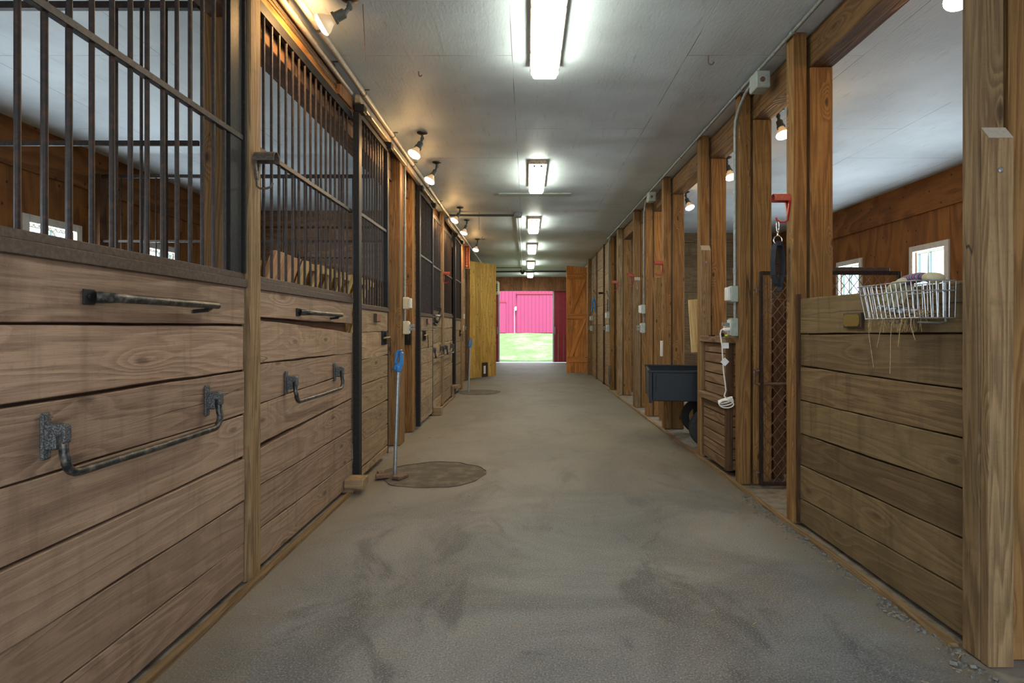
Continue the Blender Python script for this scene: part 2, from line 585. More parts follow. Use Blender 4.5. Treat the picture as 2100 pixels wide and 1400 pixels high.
M['rust_bar'] = plain('rusty_black_bar', (0.022, 0.017, 0.016, 1), 0.5, 0.15, 0.3, 45, (0.060, 0.030, 0.019, 1), 0.3, 0.25)
M['rust_rail'] = plain('brown_rusted_rail', (0.062, 0.040, 0.030, 1), 0.6, 0.2, 0.3, 60, (0.105, 0.070, 0.050, 1), 0.4)
M['rust'] = plain('rusted_wire', (0.10, 0.06, 0.042, 1), 0.7, 0.1, 0.3, 70, (0.22, 0.12, 0.075, 1), 0.3)
M['bar_black'] = plain('dusty_black_tube', (0.020, 0.022, 0.024, 1), 0.38, 0.4, 0.3, 35, (0.16, 0.14, 0.12, 1), 0.2)
M['dusty'] = plain('dusty_black_casting', (0.022, 0.024, 0.026, 1), 0.6, 0.1, 0.3, 260, (0.22, 0.22, 0.215, 1), 0.3)
M['galv'] = plain('galvanised_steel', (0.42, 0.45, 0.47, 1), 0.38, 0.8, 0.3, 50, (0.30, 0.32, 0.33, 1), 0.1)
M['conduit'] = plain('grey_conduit', (0.27, 0.29, 0.28, 1), 0.45, 0.3, 0.2, 30, (0.19, 0.20, 0.19, 1))
M['dark_conduit'] = plain('dark_conduit', (0.07, 0.075, 0.075, 1), 0.5, 0.3, 0.2, 30)
M['pipe'] = plain('taupe_pipe', (0.40, 0.36, 0.31, 1), 0.45, 0.2, 0.2, 25, (0.30, 0.27, 0.23, 1))
M['box_grey'] = plain('grey_box', (0.36, 0.40, 0.36, 1), 0.5, 0.1, 0.2, 25, (0.28, 0.31, 0.28, 1))
M['box_white'] = plain('white_cover', (0.66, 0.65, 0.62, 1), 0.4, 0.0, 0.15, 30)
M['track'] = plain('tan_track', (0.44, 0.37, 0.28, 1), 0.45, 0.4, 0.3, 20, (0.30, 0.22, 0.14, 1))
M['red'] = plain('red_enamel', (0.42, 0.016, 0.010, 1), 0.35, 0.0, 0.2, 40, (0.26, 0.015, 0.01, 1))
M['red_dusty'] = plain('dusty_red_enamel', (0.36, 0.045, 0.03, 1), 0.6, 0.0, 0.2, 60, (0.25, 0.12, 0.085, 1))
M['iron'] = plain('weathered_iron', (0.10, 0.085, 0.07, 1), 0.6, 0.4, 0.3, 70, (0.18, 0.15, 0.125, 1), 0.2)
M['blue'] = plain('blue_enamel', (0.020, 0.17, 0.50, 1), 0.38, 0.0, 0.2, 60, (0.06, 0.22, 0.46, 1))
M['strap'] = plain('black_webbing', (0.012, 0.014, 0.024, 1), 0.75, 0.0, 0.2, 200)
M['chrome'] = plain('bright_steel', (0.72, 0.72, 0.70, 1), 0.22, 1.0, 0.05, 30)
M['wire'] = plain('zinc_wire', (0.50, 0.53, 0.57, 1), 0.35, 0.75, 0.2, 60, (0.34, 0.32, 0.30, 1))
M['white_paint'] = plain('white_window_paint', (0.72, 0.72, 0.70, 1), 0.5, 0.0, 0.1, 20)
M['window_trim'] = plain('cream_window_trim', (0.55, 0.50, 0.44, 1), 0.55, 0.0, 0.2, 20)
M['socket'] = plain('grey_lampholder', (0.085, 0.095, 0.085, 1), 0.55, 0.2, 0.2, 60)
M['mount'] = plain('bronze_lamp_mount', (0.07, 0.05, 0.035, 1), 0.4, 0.5, 0.2, 60)
M['bulb_glass'] = emit('glowing_bulb_glass', (1.0, 0.55, 0.20, 1), 0.22)
M['bulb_glass'].node_tree.nodes['Principled BSDF'].inputs['Base Color'].default_value = (0.5, 0.47, 0.4, 1)
M['bulb_face'] = emit('lit_bulb_face', (1.0, 0.58, 0.22, 1), BULB)
M['lens'] = emit('lit_fluorescent_lens', (0.96, 1.0, 0.84, 1), FLUOR)
M['lamp_end'] = plain('dusty_lamp_housing', (0.42, 0.33, 0.24, 1), 0.6, 0.0, 0.2, 40, (0.22, 0.14, 0.09, 1))
M['dirt'] = plain('stall_dirt', (0.23, 0.195, 0.155, 1), 0.9, 0.0, 0.3, 9, (0.115, 0.09, 0.065, 1), 0.6)
M['patch'] = plain('dark_earth', (0.085, 0.070, 0.052, 1), 0.95, 0.0, 0.3, 9, (0.15, 0.125, 0.093, 1), 0.7)
M['straw'] = plain('straw', (0.42, 0.29, 0.14, 1), 0.8, 0.0, 0.2, 60, (0.22, 0.145, 0.075, 1))
M['pebble'] = plain('grey_pebble', (0.16, 0.152, 0.138, 1), 0.85, 0.0, 0.3, 60)
M['cart'] = plain('blue_black_cart', (0.007, 0.012, 0.018, 1), 0.42, 0.0, 0.2, 90, (0.014, 0.021, 0.028, 1), 0, 0.25)
M['rubber'] = plain('tyre_rubber', (0.022, 0.022, 0.024, 1), 0.8, 0.0, 0.2, 90, (0.05, 0.05, 0.055, 1), 0.3)
M['hub'] = plain('ochre_wheel', (0.38, 0.235, 0.075, 1), 0.55, 0.0, 0.2, 40)
M['brass'] = plain('tarnished_brass', (0.30, 0.22, 0.055, 1), 0.42, 0.7, 0.2, 130, (0.22, 0.17, 0.05, 1))
M['copper'] = plain('polished_copper', (0.62, 0.40, 0.30, 1), 0.25, 0.8, 0.1, 90)
M['plaque'] = plain('dark_plaque', (0.060, 0.036, 0.026, 1), 0.5)
M['white_cord'] = plain('white_cord', (0.78, 0.76, 0.72, 1), 0.45, 0.0, 0.1, 30)
M['lime'] = plain('lime_tool', (0.50, 0.72, 0.04, 1), 0.4)
M['paper'] = plain('white_tag', (0.75, 0.75, 0.74, 1), 0.6)
M['leather'] = plain('cream_leather', (0.46, 0.40, 0.24, 1), 0.75, 0.0, 0.2, 50, (0.36, 0.34, 0.24, 1), 0.3)
M['packet'] = plain('black_white_packet', (0.02, 0.022, 0.03, 1), 0.5, 0.0, 0.2, 38, (0.75, 0.75, 0.78, 1))
M['sign_red'] = plain('red_sign', (0.10, 0.005, 0.006, 1), 0.6)
M['sign_cream'] = plain('cream_sign_edge', (0.40, 0.27, 0.16, 1), 0.6)
M['cream'] = plain('cream_plastic', (0.62, 0.57, 0.42, 1), 0.5)
M['barn_red'] = plain('red_barn_boards', (0.29, 0.034, 0.105, 1), 0.7, 0.0, 0.2, 3, (0.24, 0.036, 0.10, 1))
M['barn_red_dark'] = plain('maroon_door', (0.30, 0.026, 0.048, 1), 0.6, 0.0, 0.2, 6)
M['apron'] = plain('pale_apron', (0.40, 0.41, 0.43, 1), 0.85, 0.0, 0.2, 12)
M['gravel'] = plain('gravel_yard', (0.36, 0.35, 0.33, 1), 0.9, 0.0, 0.2, 25)


def make_grass():
    m = NT('lawn')
    P = m.pos()
    n = m.noise(m.scaled(P, (1.0, 0.5, 1.0)), 1.1, 5.0, 0.7)
    f = m.noise(P, 14.0, 4.0, 0.7)
    c = m.mix(m.mapr(n, 0.38, 0.68), (0.115, 0.20, 0.07, 1), (0.25, 0.29, 0.19, 1))
    c = m.mix(m.mapr(f, 0.35, 0.7, 0.0, 0.6), c, (0.07, 0.145, 0.045, 1))
    m.bump(f, 0.6, 0.05)
    return m.done(c, 0.9, 0.0, 0.1)


def make_plaid():
    m = NT('glove_plaid')
    P = m.pos()
    w = m.n('ShaderNodeTexWave', {'wave_type': 'BANDS', 'bands_direction': 'Y'}, Vector=P, Scale=28.0, Distortion=1.0).outputs['Fac']
    w2 = m.n('ShaderNodeTexWave', {'wave_type': 'BANDS', 'bands_direction': 'X'}, Vector=P, Scale=34.0, Distortion=1.0).outputs['Fac']
    c = m.mix(m.mapr(w, 0.55, 0.7), (0.20, 0.20, 0.27, 1), (0.05, 0.06, 0.16, 1))
    c = m.mix(m.mapr(w2, 0.72, 0.82, 0.0, 0.8), c, (0.36, 0.06, 0.06, 1))
    return m.done(c, 0.9)


M['grass'] = make_grass()
M['plaid'] = make_plaid()


def make_glass():
    m = bpy.data.materials.new('window_glass')
    m.use_nodes = True
    t = m.node_tree
    t.nodes.clear()
    out = t.nodes.new('ShaderNodeOutputMaterial')
    tr = t.nodes.new('ShaderNodeBsdfTransparent')
    gl = t.nodes.new('ShaderNodeBsdfGlossy')
    gl.inputs['Roughness'].default_value = 0.05
    fr = t.nodes.new('ShaderNodeFresnel')
    mx = t.nodes.new('ShaderNodeMixShader')
    tr.inputs[0].default_value = (0.62, 0.80, 0.88, 1)
    t.links.new(fr.outputs[0], mx.inputs[0])
    t.links.new(tr.outputs[0], mx.inputs[1])
    t.links.new(gl.outputs[0], mx.inputs[2])
    t.links.new(mx.outputs[0], out.inputs[0])
    return m


M['glass'] = make_glass()


def struct(mb, name, mat, label=None, **k):
    return tag(mb.build(name, mat, **k), label, None, None, 'structure')


# ------------------------------------------------------------------ large structure
b = MB(); b.box(LF, RF, Y0, Y1 + 0.1, -0.2, 0.0)
struct(b, 'floor', M['floor'], 'grey asphalt aisle floor running between the stalls')
b = MB(); b.box(XL - 0.1, LF, Y0, Y1, -0.22, -0.005)
struct(b, 'floor_left', M['dirt'], 'dirt floor of the left stalls')
b = MB(); b.box(RF, XR + 0.1, Y0, Y1, -0.22, -0.005)
struct(b, 'floor_right', M['dirt'], 'dusty floor of the right bays')
b = MB(); b.box(XL - 0.3, XR + 0.3, Y0 - 0.3, Y1 + 0.3, H, H + 0.15)
struct(b, 'ceiling', M['ceiling'], 'white painted plywood ceiling')


def side_wall(name, x, sgn, wins, label):
    """plywood outer wall with window openings; sgn +1: wall lies on the +x side of x."""
    m = MB()
    xa, xb = (x, x + 0.09) if sgn > 0 else (x - 0.09, x)
    seg = sorted(wins)
    ys = [Y0] + [v for w in seg for v in (w - WW / 2, w + WW / 2)] + [Y1]
    for k in range(0, len(ys), 2):
        y = ys[k]
        while y < ys[k + 1] - 1e-4:
            e = min(y + 1.22, ys[k + 1])
            m.box(xa, xb, y, e, 0, 2.72, g=2)
            y = e
    for w in seg:
        m.box(xa, xb, w - WW / 2, w + WW / 2, 0, WZ0, g=2)
        m.box(xa, xb, w - WW / 2, w + WW / 2, WZ1, 2.72, g=2)
    y = Y0
    while y < Y1:
        m.box(xa - (0.02 if sgn > 0 else 0), xb + (0 if sgn > 0 else 0.02), y, min(y + 2.44, Y1), 2.72, H, g=1)
        y += 2.44
    return struct(m, name, M['ply'], label)


side_wall('wall_left', XL, -1, LWIN, 'orange plywood outer wall of the left stalls')
side_wall('wall_right', XR, 1, RWIN, 'orange plywood outer wall of the right bays')

# end wall with the far doorway, boards upright
m = MB()
DX0, DX1, DZ = -1.08, 1.62, 2.64
x = XL
while x < XR:
    e = min(x + 0.18, XR)
    if e > DX0 and x < DX1:
        m.box(x, e, Y1, Y1 + 0.1, DZ, H, g=2)
    else:
        m.box(x, e, Y1, Y1 + 0.1, 0, H, g=2)
    x = e
struct(m, 'wall_back', M['end_board'], 'brown board end wall above the far doorway')
m = MB()
m.box(XL, -2.4, Y0 - 0.1, Y0, 0, H, g=2); m.box(2.9, XR, Y0 - 0.1, Y0, 0, H, g=2)  # unseen entrance, brought close and made wide for more sky light
m.box(-2.4, 2.9, Y0 - 0.1, Y0, 3.02, H, g=0)
struct(m, 'wall_front', M['end_board'], 'end wall round the wide entrance')

# windows
win_n = 0
for side, wins, x, s in (('left', LWIN, XL, 1), ('right', RWIN, XR, -1)):
    for w in wins:
        win_n += 1
        root = bpy.data.objects.new('window_%d' % win_n, None)
        root.location = (x, w, WZ0)
        C.objects.link(root)
        tag(root, None, None, None, 'structure')
        f = MB()
        ia, ib = sorted((x + s * 0.022, x - s * 0.02))
        t = 0.075
        f.box(ia, ib, w - WW / 2 - 0.01, w - WW / 2 + t - 0.01, WZ0, WZ1, g=2)
        f.box(ia, ib, w + WW / 2 - t + 0.01, w + WW / 2 + 0.01, WZ0, WZ1, g=2)
        f.box(ia, ib, w - WW / 2 + t - 0.01, w + WW / 2 - t + 0.01, WZ1 - t, WZ1)
        f.box(ia, ib, w - WW / 2 + t - 0.01, w + WW / 2 - t + 0.01, WZ0, WZ0 + t)
        f.build('window_frame', M['window_trim'], root, bevel=0.004)
        q = MB()
        ja, jb = sorted((x - s * 0.03, x - s * 0.07))
        i0, i1, k0, k1 = w - WW / 2 + t - 0.01, w + WW / 2 - t + 0.01, WZ0 + t, WZ1 - t
        for (a0, a1, c0, c1) in ((i0, i0 + .025, k0, k1), (i1 - .025, i1, k0, k1), (i0 + .025, i1 - .025, k0, k0 + .025), (i0 + .025, i1 - .025, k1 - .025, k1),
                                 (w + .05, w + .075, k0 + .025, k1 - .025)):
            q.box(ja, jb, a0, a1, c0, c1)
        q.build('window_sash', M['white_paint'], root)
        gl = MB()
        gl.face([(x - s * 0.05, i0, k0), (x - s * 0.05, i1, k0), (x - s * 0.05, i1, k1), (x - s * 0.05, i0, k1)] if s > 0 else [(x - s * 0.05, i1, k0), (x - s * 0.05, i0, k0), (x - s * 0.05, i0, k1), (x - s * 0.05, i1, k1)])
        gl.build('window_pane', M['glass'], root)
        if side == 'left':
            mm = MB()
            n = 17
            for k in range(-n, n):
                for sg in (1, -1):
                    # diamond wires clipped to the opening
                    pts = []
                    L = i1 - i0; Hh = k1 - k0
                    y0_ = k * 0.04 * 1.6
                    for tt in (0.0, 1.0):
                        pts.append((y0_ + tt * Hh * 0.9, tt * Hh))
                    (ya, za), (yb, zb) = pts
                    if yb <= 0 or ya >= L: continue
                    ta = max(0, (0 - ya) / (yb - ya)); tb = min(1, (L - ya) / (yb - ya))
                    A = (ya + (yb - ya) * ta, za + (zb - za) * ta); B = (ya + (yb - ya) * tb, za + (zb - za) * tb)
                    if sg < 0: A = (L - A[0], A[1]); B = (L - B[0], B[1])
                    mm.tube([(x + s * 0.004, i0 + A[0], k0 + A[1]), (x + s * 0.004, i0 + B[0], k0 + B[1])], 0.0022, 4)
            mm.build('window_guard', M['iron'], root)

# outside at both ends
m = MB(); m.box(-14, 14, Y1 + 0.1, Y1 + 0.95, -0.25, -0.01)
struct(m, 'ground_apron', M['apron'], 'pale concrete apron beyond the far doorway')
m = MB()
ny, nx = 24, 20
gp = []
for i in range(ny + 1):
    row = []
    for j in range(nx + 1):
        yy = Y1 + 0.9 + i * (24.0 / ny)
        xx = -20 + j * 2.0
        s = max(0.0, min(1.0, (yy - Y1 - 1.2) / 16.5))
        row.append((xx, yy, -0.02 + 0.97 * (s * s * (3 - 2 * s)) ** 0.8 + 0.03 * math.sin(xx * 1.3 + yy)))
    gp.append(row)
for i in range(ny):
    for j in range(nx):
        m.face([gp[i][j], gp[i][j + 1], gp[i + 1][j + 1], gp[i + 1][j]])
struct(m, 'ground_lawn', M['grass'], 'green lawn rising behind the far doorway', smooth=True)
m = MB(); m.box(-30, 30, -40, Y0 - 0.05, -0.25, -0.01)
struct(m, 'ground_yard', M['gravel'], 'gravel yard at the near entrance')

# the red barn across the lawn
m = MB(); m.box(-30, XL - 0.12, Y0, Y1 + 0.1, -0.25, -0.02)
struct(m, 'ground_left', M['grass'], 'grass outside the left wall')
m = MB(); m.box(XR + 0.12, 30, Y0, Y1 + 0.1, -0.25, -0.02)
struct(m, 'ground_right', M['grass'], 'grass outside the right wall')
root = thing('red_barn', 'red barn across the lawn, seen through the far doorway', 'barn', (0, 40, 0.8))
m = MB()
x = -14.0
while x < 14:
    m.box(x, x + 0.235, 40, 40.1, 0.75, 6.2, g=2)
    x += 0.25
m.box(-14, 14, 40.08, 46, 0.75, 6.2)
m.build('wall_boards', M['barn_red'], root)
m = MB()
m.prism([(39.4, 6.1), (43, 9.0), (46.6, 6.1), (46.6, 6.0), (43, 8.85), (39.4, 6.0)], -14.5, 14.5,
        Matrix(((0, 0, 1), (1, 0, 0), (0, 1, 0))))
m.build('roof', M['dark_conduit'], root)
m = MB()
x = -0.68
while x < 1.95:
    m.box(x, x + 0.24, 39.90, 39.985, 0.98, 3.58, g=2)
    x += 0.25
dr = m.build('barn_sliding_door', M['barn_red'], root)
m = MB(); m.box(-0.75, 2.1, 39.86, 39.99, 3.60, 3.68)
m.build('door_track', M['barn_red_dark'], root)
m = MB(); m.box(-2.3, -1.46, 39.93, 39.99, 0.98, 3.05)
sm_ = m.build('small_door', M['barn_red'], root)
m = MB(); m.box(-2.3, -1.44, 39.9, 39.99, 3.05, 3.12)
m.build('door_lintel', M['barn_red_dark'], root)
m = MB(); m.box(-0.83, -0.72, 39.80, 39.90, 2.50, 2.76)
m.build('junction_box', M['white_paint'], root)
m = MB(); m.tube([(-0.86, 39.97, 0.95), (-0.86, 39.97, 2.7)], 0.018, 8)
m.build('downpipe', M['white_paint'], root)

# sliding maroon doors of the far doorway, steel edge strips
def red_leaf(n, x0, x1, edge, label):
    root = bpy.data.objects.new('door_%d' % n, None)
    root.location = ((x0 + x1) / 2, Y1 + 0.15, 0)
    C.objects.link(root)
    tag(root, label, None, None, 'structure')
    m = MB(); x = x0
    while x < x1 - 1e-4:
        e = min(x + 0.2, x1)
        m.box(x + 0.002, e - 0.002, Y1 + 0.12, Y1 + 0.17, 0.02, 2.74, g=2)
        x = e
    m.build('door_boards', M['barn_red_dark'], root)
    m = MB(); m.box(edge - 0.025, edge + 0.025, Y1 + 0.11, Y1 + 0.18, 0.02, 2.74)
    m.build('edge_strip', M['galv'], root)
    m = MB(); m.tube([(edge + 0.06 * (1 if edge > 0 else -1), Y1 + 0.10, 1.05), (edge + 0.06 * (1 if edge > 0 else -1), Y1 + 0.05, 1.08),
                      (edge + 0.06 * (1 if edge > 0 else -1), Y1 + 0.05, 1.28), (edge + 0.06 * (1 if edge > 0 else -1), Y1 + 0.10, 1.31)], 0.014, 8)
    m.build('door_handle', M['galv'], root, smooth=True)
    return root


red_leaf(1, 0.95, 2.6, 0.97, 'maroon sliding door leaf half closing the right of the far doorway')
red_leaf(2, -2.8, -1.03, -1.04, 'maroon sliding door leaf pushed back at the left of the far doorway')

# aisle plank walls at the far end
m = MB()
for k in range(14):
    z = 0.02 + k * 0.222
    for (a, c) in ((12.15, 13.2), (13.2, 14.6), (14.6, 16.1), (16.1, 18.8), (18.8, Y1)):
        m.plank((1.75, a + 0.004), (1.75, c - 0.004), z, z, min(z + 0.217, H), min(z + 0.217, H), (0.04, 0), 5, 0.003)
struct(m, 'wall_aisle_right', M['plank_far'], 'pale plank aisle wall beyond the last right post')
m = MB()
for k in range(14):
    z = 0.02 + k * 0.222
    for (a, c) in ((12.5, 14.6), (14.6, 17.8), (17.8, Y1)):
        m.plank((-1.50, a + 0.004), (-1.50, c - 0.004), z, z, min(z + 0.217, H), min(z + 0.217, H), (-0.04, 0), 5, 0.003)
struct(m, 'wall_aisle_left', M['plank_far'], 'plank aisle wall beyond the last left stall')
# cross walls between the stalls
m = MB()
for k in range(6):
    z = 0.02 + k * 0.48
    m.plank((XL, 9.60), (-1.5, 9.60), z, z, z + 0.475, z + 0.475, (0, 0.04), 8, 0.004)
m.box(XL, -1.5, 9.42, 9.60, 2.90, H, g=0)
struct(m, 'wall_partition_left', M['cross'], 'brown plank cross wall at the back of the second left stall')
m = MB()
for k in range(13):
    z = 0.02 + k * 0.245
    m.plank((1.98, 11.6), (XR, 11.6), z, z, min(z + 0.24, H), min(z + 0.24, H), (0, 0.04), 8, 0.004)
struct(m, 'wall_partition_right', M['plank_right'], 'brown plank cross wall at the end of the right bays')

# strips along the edges of the aisle floor
m = MB(); m.box(RF - 0.045, RF - 0.002, 2.3, 12.0, 0.0, 0.016)
struct(m, 'trim_1', M['post_grey'], 'thin wooden strip along the right edge of the aisle floor')
m = MB(); m.box(LF + 0.002, LF + 0.04, 0.2, 4.4, 0.0, 0.02); m.box(LF + 0.002, LF + 0.04, 8.6, 10.7, 0.0, 0.02)
struct(m, 'trim_2', M['post_grey'], 'thin wooden strip along the left edge of the aisle floor')

# ------------------------------------------------------------------ left stalls
bar_cache = {}


def grille_bar(root, x, y, z0, z1, r=0.0085, mat='rust_bar'):
    key = (round(z1 - z0, 3), r, mat)
    ro = Vector(root.location)
    if key not in bar_cache:
        mb = MB().tube([(0, 0, 0), (0, 0, z1 - z0)], r, 8)
        o = mb.build('bar', M[mat], None, smooth=True)
        bar_cache[key] = o
    else:
        o = bar_cache[key].copy()
        C.objects.link(o)
    o.parent = root
    o.location = Vector((x, y, z0)) - ro
    return o


GZ = 2.92


def stall_front(y0, y1, za, zb, bars, label, chan_far=None, mat='plank', jit=0.003, drop={}):
    root = thing('stall_front', label, 'stall front', (LP, (y0 + y1) / 2, 0), 'plank and grille stall fronts on the left')
    m = MB()
    for k in range(len(za) - 1):
        m.plank((LP + R.uniform(-.004, .003), y0), (LP + R.uniform(-.004, .003), y1), za[k + 1] + 0.004, zb[k + 1] + 0.004, za[k] - 0.003 - drop.get(k, (0, 0))[0], zb[k] - 0.003 - drop.get(k, (0, 0))[1], (-0.04, 0), 14, jit)
    m.build('plank_cladding', M[mat], root, bevel=0.003)
    m = MB(); m.box(LP - 0.075, LP - 0.05, y0, y1, 0.0, 1.449)  # added dark board that blackens the plank seams and stops light leaks
    m.build('seam_shade_board', M['dark_wood'], root)
    m = MB()
    m.box(LP - 0.062, LP + 0.016, y0, y1, 1.450, 1.492)
    m.box(LP - 0.062, LP + 0.002, y0, y1, 1.492, 1.522)
    m.build('sill_rail', M['rust_rail'], root, bevel=0.003)
    m = MB(); m.box(LP - 0.022, LP + 0.004, y0, y1, 2.165, 2.192)
    m.build('middle_rail', M['rust_bar'], root, bevel=0.002)
    m = MB(); m.box(LP - 0.03, LP, y0, y1, GZ - 0.02, GZ + 0.04)
    m.build('top_rail', M['black_metal'], root)
    if chan_far:
        m = MB(); m.box(LP - 0.04, LP - 0.002, chan_far[0], chan_far[1], 1.52, GZ)
        m.box(LP - 0.04, LP + 0.012, chan_far[1] - 0.012, chan_far[1], 1.52, GZ)
        m.build('end_channel', M['black_metal'], root, bevel=0.002)
    for y in bars:
        grille_bar(root, LP - 0.011, y, 1.52, GZ)
    return root


S1 = [1.462, 1.262, 1.046, 0.826, 0.602, 0.376, 0.185, 0.02]
S1b = [1.462, 1.268, 1.046, 0.834, 0.622, 0.408, 0.20, 0.02]
stall_front(0.1, 2.865, S1, S1b, [2.697 - 0.0912 * k for k in range(28)],
            'plank stall front nearest the camera on the left, with a tall bar grille', (2.735, 2.86), drop={2: (0.016, 0.002), 4: (0.006, 0.002)})
S2 = [1.462, 1.305, 1.07, 0.86, 0.652, 0.435, 0.21, 0.02]
S2b = [1.462, 1.285, 1.055, 0.905, 0.700, 0.455, 0.215, 0.02]
# the second board hangs low at its far end and leaves a dark wedge
root = stall_front(3.0, 4.625, S2, S2b, [3.10 + 0.0957 * k for k in range(16)],
                   'plank stall front with bar grille between the first slim post and the near sliding door', drop={1: (0.004, 0.065), 4: (0.022, 0.004)})
S3 = [1.462, 1.25, 1.03, 0.80, 0.60, 0.40, 0.20, 0.02]
S3b = [1.462, 1.27, 1.04, 0.83, 0.64, 0.41, 0.20, 0.02]
stall_front(8.36, 9.43, S3, S3b, [8.42 + 0.096 * k for k in range(11)],
            'plank stall front with bar grille bearing black script ironwork, beyond the middle sliding door', None, 'plank_far')
stall_front(9.60, 10.855, S3, S3b, [9.70 + 0.096 * k for k in range(12)],
            'plank stall front with bar grille beside the post with the red bracket', None, 'plank_far')


def sliding_door(y0, y1, label, plate_y, latch_y, mat, plate_mat):
    xf = -1.348
    root = thing('stall_door', label, 'stall door', (xf, (y0 + y1) / 2, 0.05), 'sliding stall doors on the left')
    seams = [1.412, 1.22, 0.996, 0.79, 0.56, 0.33, 0.12, 0.05]
    m = MB()
    for k in range(len(seams) - 1):
        m.plank((xf, y0 + 0.08), (xf, y1), seams[k + 1] + 0.003, seams[k + 1] + 0.008, seams[k] - 0.003, seams[k] + 0.002, (-0.032, 0), 6, 0.003)
    m.build('plank_cladding', M[mat], root, bevel=0.003)
    m = MB()
    m.box(LP + 0.006, -1.33, y0, y0 + 0.08, 0.04, 2.97)
    m.build('near_stile', M['black_metal'], root, bevel=0.003)
    m = MB()
    m.box(xf - 0.03, xf + 0.012, y1 - 0.055, y1, 1.44, 2.97)
    m.box(xf - 0.03, xf + 0.006, y1 - 0.006, y1 + 0.006, 0.05, 1.44)
    m.build('far_stile', M['black_metal'], root, bevel=0.003)
    m = MB(); m.box(xf - 0.03, xf + 0.012, y0 + 0.08, y1, 1.412, 1.452); m.build('sill_rail', M['rust_rail'], root, bevel=0.003)
    m = MB(); m.box(xf - 0.02, xf + 0.004, y0 + 0.08, y1 - 0.05, 2.17, 2.195); m.build('middle_rail', M['rust_bar'], root)
    m = MB(); m.box(xf - 0.03, xf + 0.012, y0 + 0.08, y1, 2.945, 2.985); m.build('top_rail', M['black_metal'], root)
    n = int((y1 - y0 - 0.2) / 0.088)
    for k in range(n):
        grille_bar(root, xf - 0.012, y0 + 0.155 + 0.088 * k, 1.452, 2.945)
    for yy in (y0 + 0.04, y1 - 0.05):
        m = MB(); m.box(-1.37, -1.29, yy - 0.045, yy + 0.045, 2.965, 3.028)
        m.build('track_hanger', M['black_metal'], root, bevel=0.006)
    if plate_y:
        m = MB(); m.box(xf, xf + 0.03, plate_y - 0.06, plate_y + 0.06, 1.31, 1.385)
        m.build('nameplate_block', M['plaque'], root, bevel=0.003)
        m = MB(); m.box(xf + 0.03, xf + 0.034, plate_y - 0.055, plate_y + 0.055, 1.317, 1.378)
        tag(m.build('nameplate', M[plate_mat], root), 'small copper nameplate')
    ly = latch_y
    m = MB(); m.box(xf, xf + 0.012, ly - 0.09, ly + 0.09, 1.10, 1.23)
    m.box(xf + 0.012, xf + 0.03, ly - 0.02, ly + 0.02, 1.11, 1.22)
    m.build('latch_plate', M['black_metal'], root, bevel=0.002)
    m = MB(); m.tube([(xf + 0.03, ly - 0.10, 1.165), (xf + 0.03, ly + 0.11, 1.17)], 0.009, 8)
    m.build('latch_bolt', M['brass'], root, smooth=True)
    m = MB()
    n = 22
    m.tube([(xf + 0.036 + 0.012 * math.sin(math.pi * k / n), ly + 0.055 + 0.045 * (1 - math.sin(2 * math.pi * k / n + 1.57)) * 0.6 + 0.028 * math.cos(2 * math.pi * k / n), 1.085 + 0.085 * math.sin(2 * math.pi * k / n + 1.57)) for k in range(n)], 0.005, 6, closed=True)
    m.build('latch_pull', M['rust_bar'], root, smooth=True)
    return root


sliding_door(4.63, 5.66, 'sliding plank and bar stall door beside the near blue-headed hydrant', 5.2, 5.50, 'plank_far', 'copper')
sliding_door(7.25, 8.35, 'sliding plank and bar stall door beyond the orange post with the outlets', 7.86, 7.62, 'plank_far', 'copper')
sliding_door(10.86, 11.9, 'sliding plank and bar stall door at the far end of the left stalls', None, 11.7, 'plank_far', 'copper')


def post(x0, x1, y0, y1, label, mat='post', z1=H, front=None, group=None):
    root = thing('timber_post', label, 'post', ((x0 + x1) / 2, (y0 + y1) / 2, 0), group)
    m = MB(); m.box(x0, x1, y0, y1, 0, z1, g=2)
    m.build('post_shaft', M[mat], root, bevel=0.006)
    return root


post(LP - 0.02, LF, 2.875, 2.99, 'slim post on the left between the two nearest stall grilles, carrying a weathered bracket', 'post_grey')
post(-1.64, -1.49, 2.95, 3.12, 'square brown post inside the nearest left stall, seen through its bars')
post(-1.49, LF, 6.25, 6.50, 'orange-brown post on the left carrying the conduit and outlets, behind the near hydrant')
post(-1.53, LP - 0.001, 7.08, 7.23, 'dark brown door post on the left just beyond the post with the outlets')
post(LP - 0.03, LF, 9.44, 9.59, 'slim post on the left carrying the red bracket', 'post_grey')
post(-1.46, LF, 12.08, 12.4, 'orange lit post at the end of the left stalls beside the red sign', 'fascia')
m = MB(); m.box(-1.62, -1.56, 6.52, 7.07, 0, 3.0, g=2)
tag(m.build('recess_board', M['dark_wood'], None, bevel=0.004), 'dark brown upright board in the recess between two left posts', 'board')
# latch plate in the recess
m = MB(); m.box(-1.50, -1.40, 7.05, 7.078, 1.06, 1.24); m.box(-1.455, -1.43, 7.04, 7.05, 1.12, 1.19)
tag(m.build('latch_keeper', M['black_metal'], None, bevel=0.003), 'black steel latch keeper on the dark door post below the left outlet', 'latch')

m = MB(); m.box(-1.60, -1.44, Y0, 12.4, 2.82, 2.92, g=1); m.box(-1.60, -1.44, Y0, 12.4, 2.924, 3.02, g=1); m.box(-1.60, -1.44, Y0, 12.4, 3.024, H, g=1)
tag(m.build('header_beam', M['dark_wood'], None, bevel=0.004), 'dark built-up beam above the left stall grilles', 'beam')
m = MB(); m.box(-1.435, -1.405, Y0, 4.60, 2.965, 3.14, g=1); m.box(-1.435, -1.395, Y0, 4.60, 2.965, 2.99, g=1)
tag(m.build('fascia_board', M['fascia'], None, bevel=0.003), 'orange pine fascia board above the near left grilles, lit by the spot bulb', 'board')
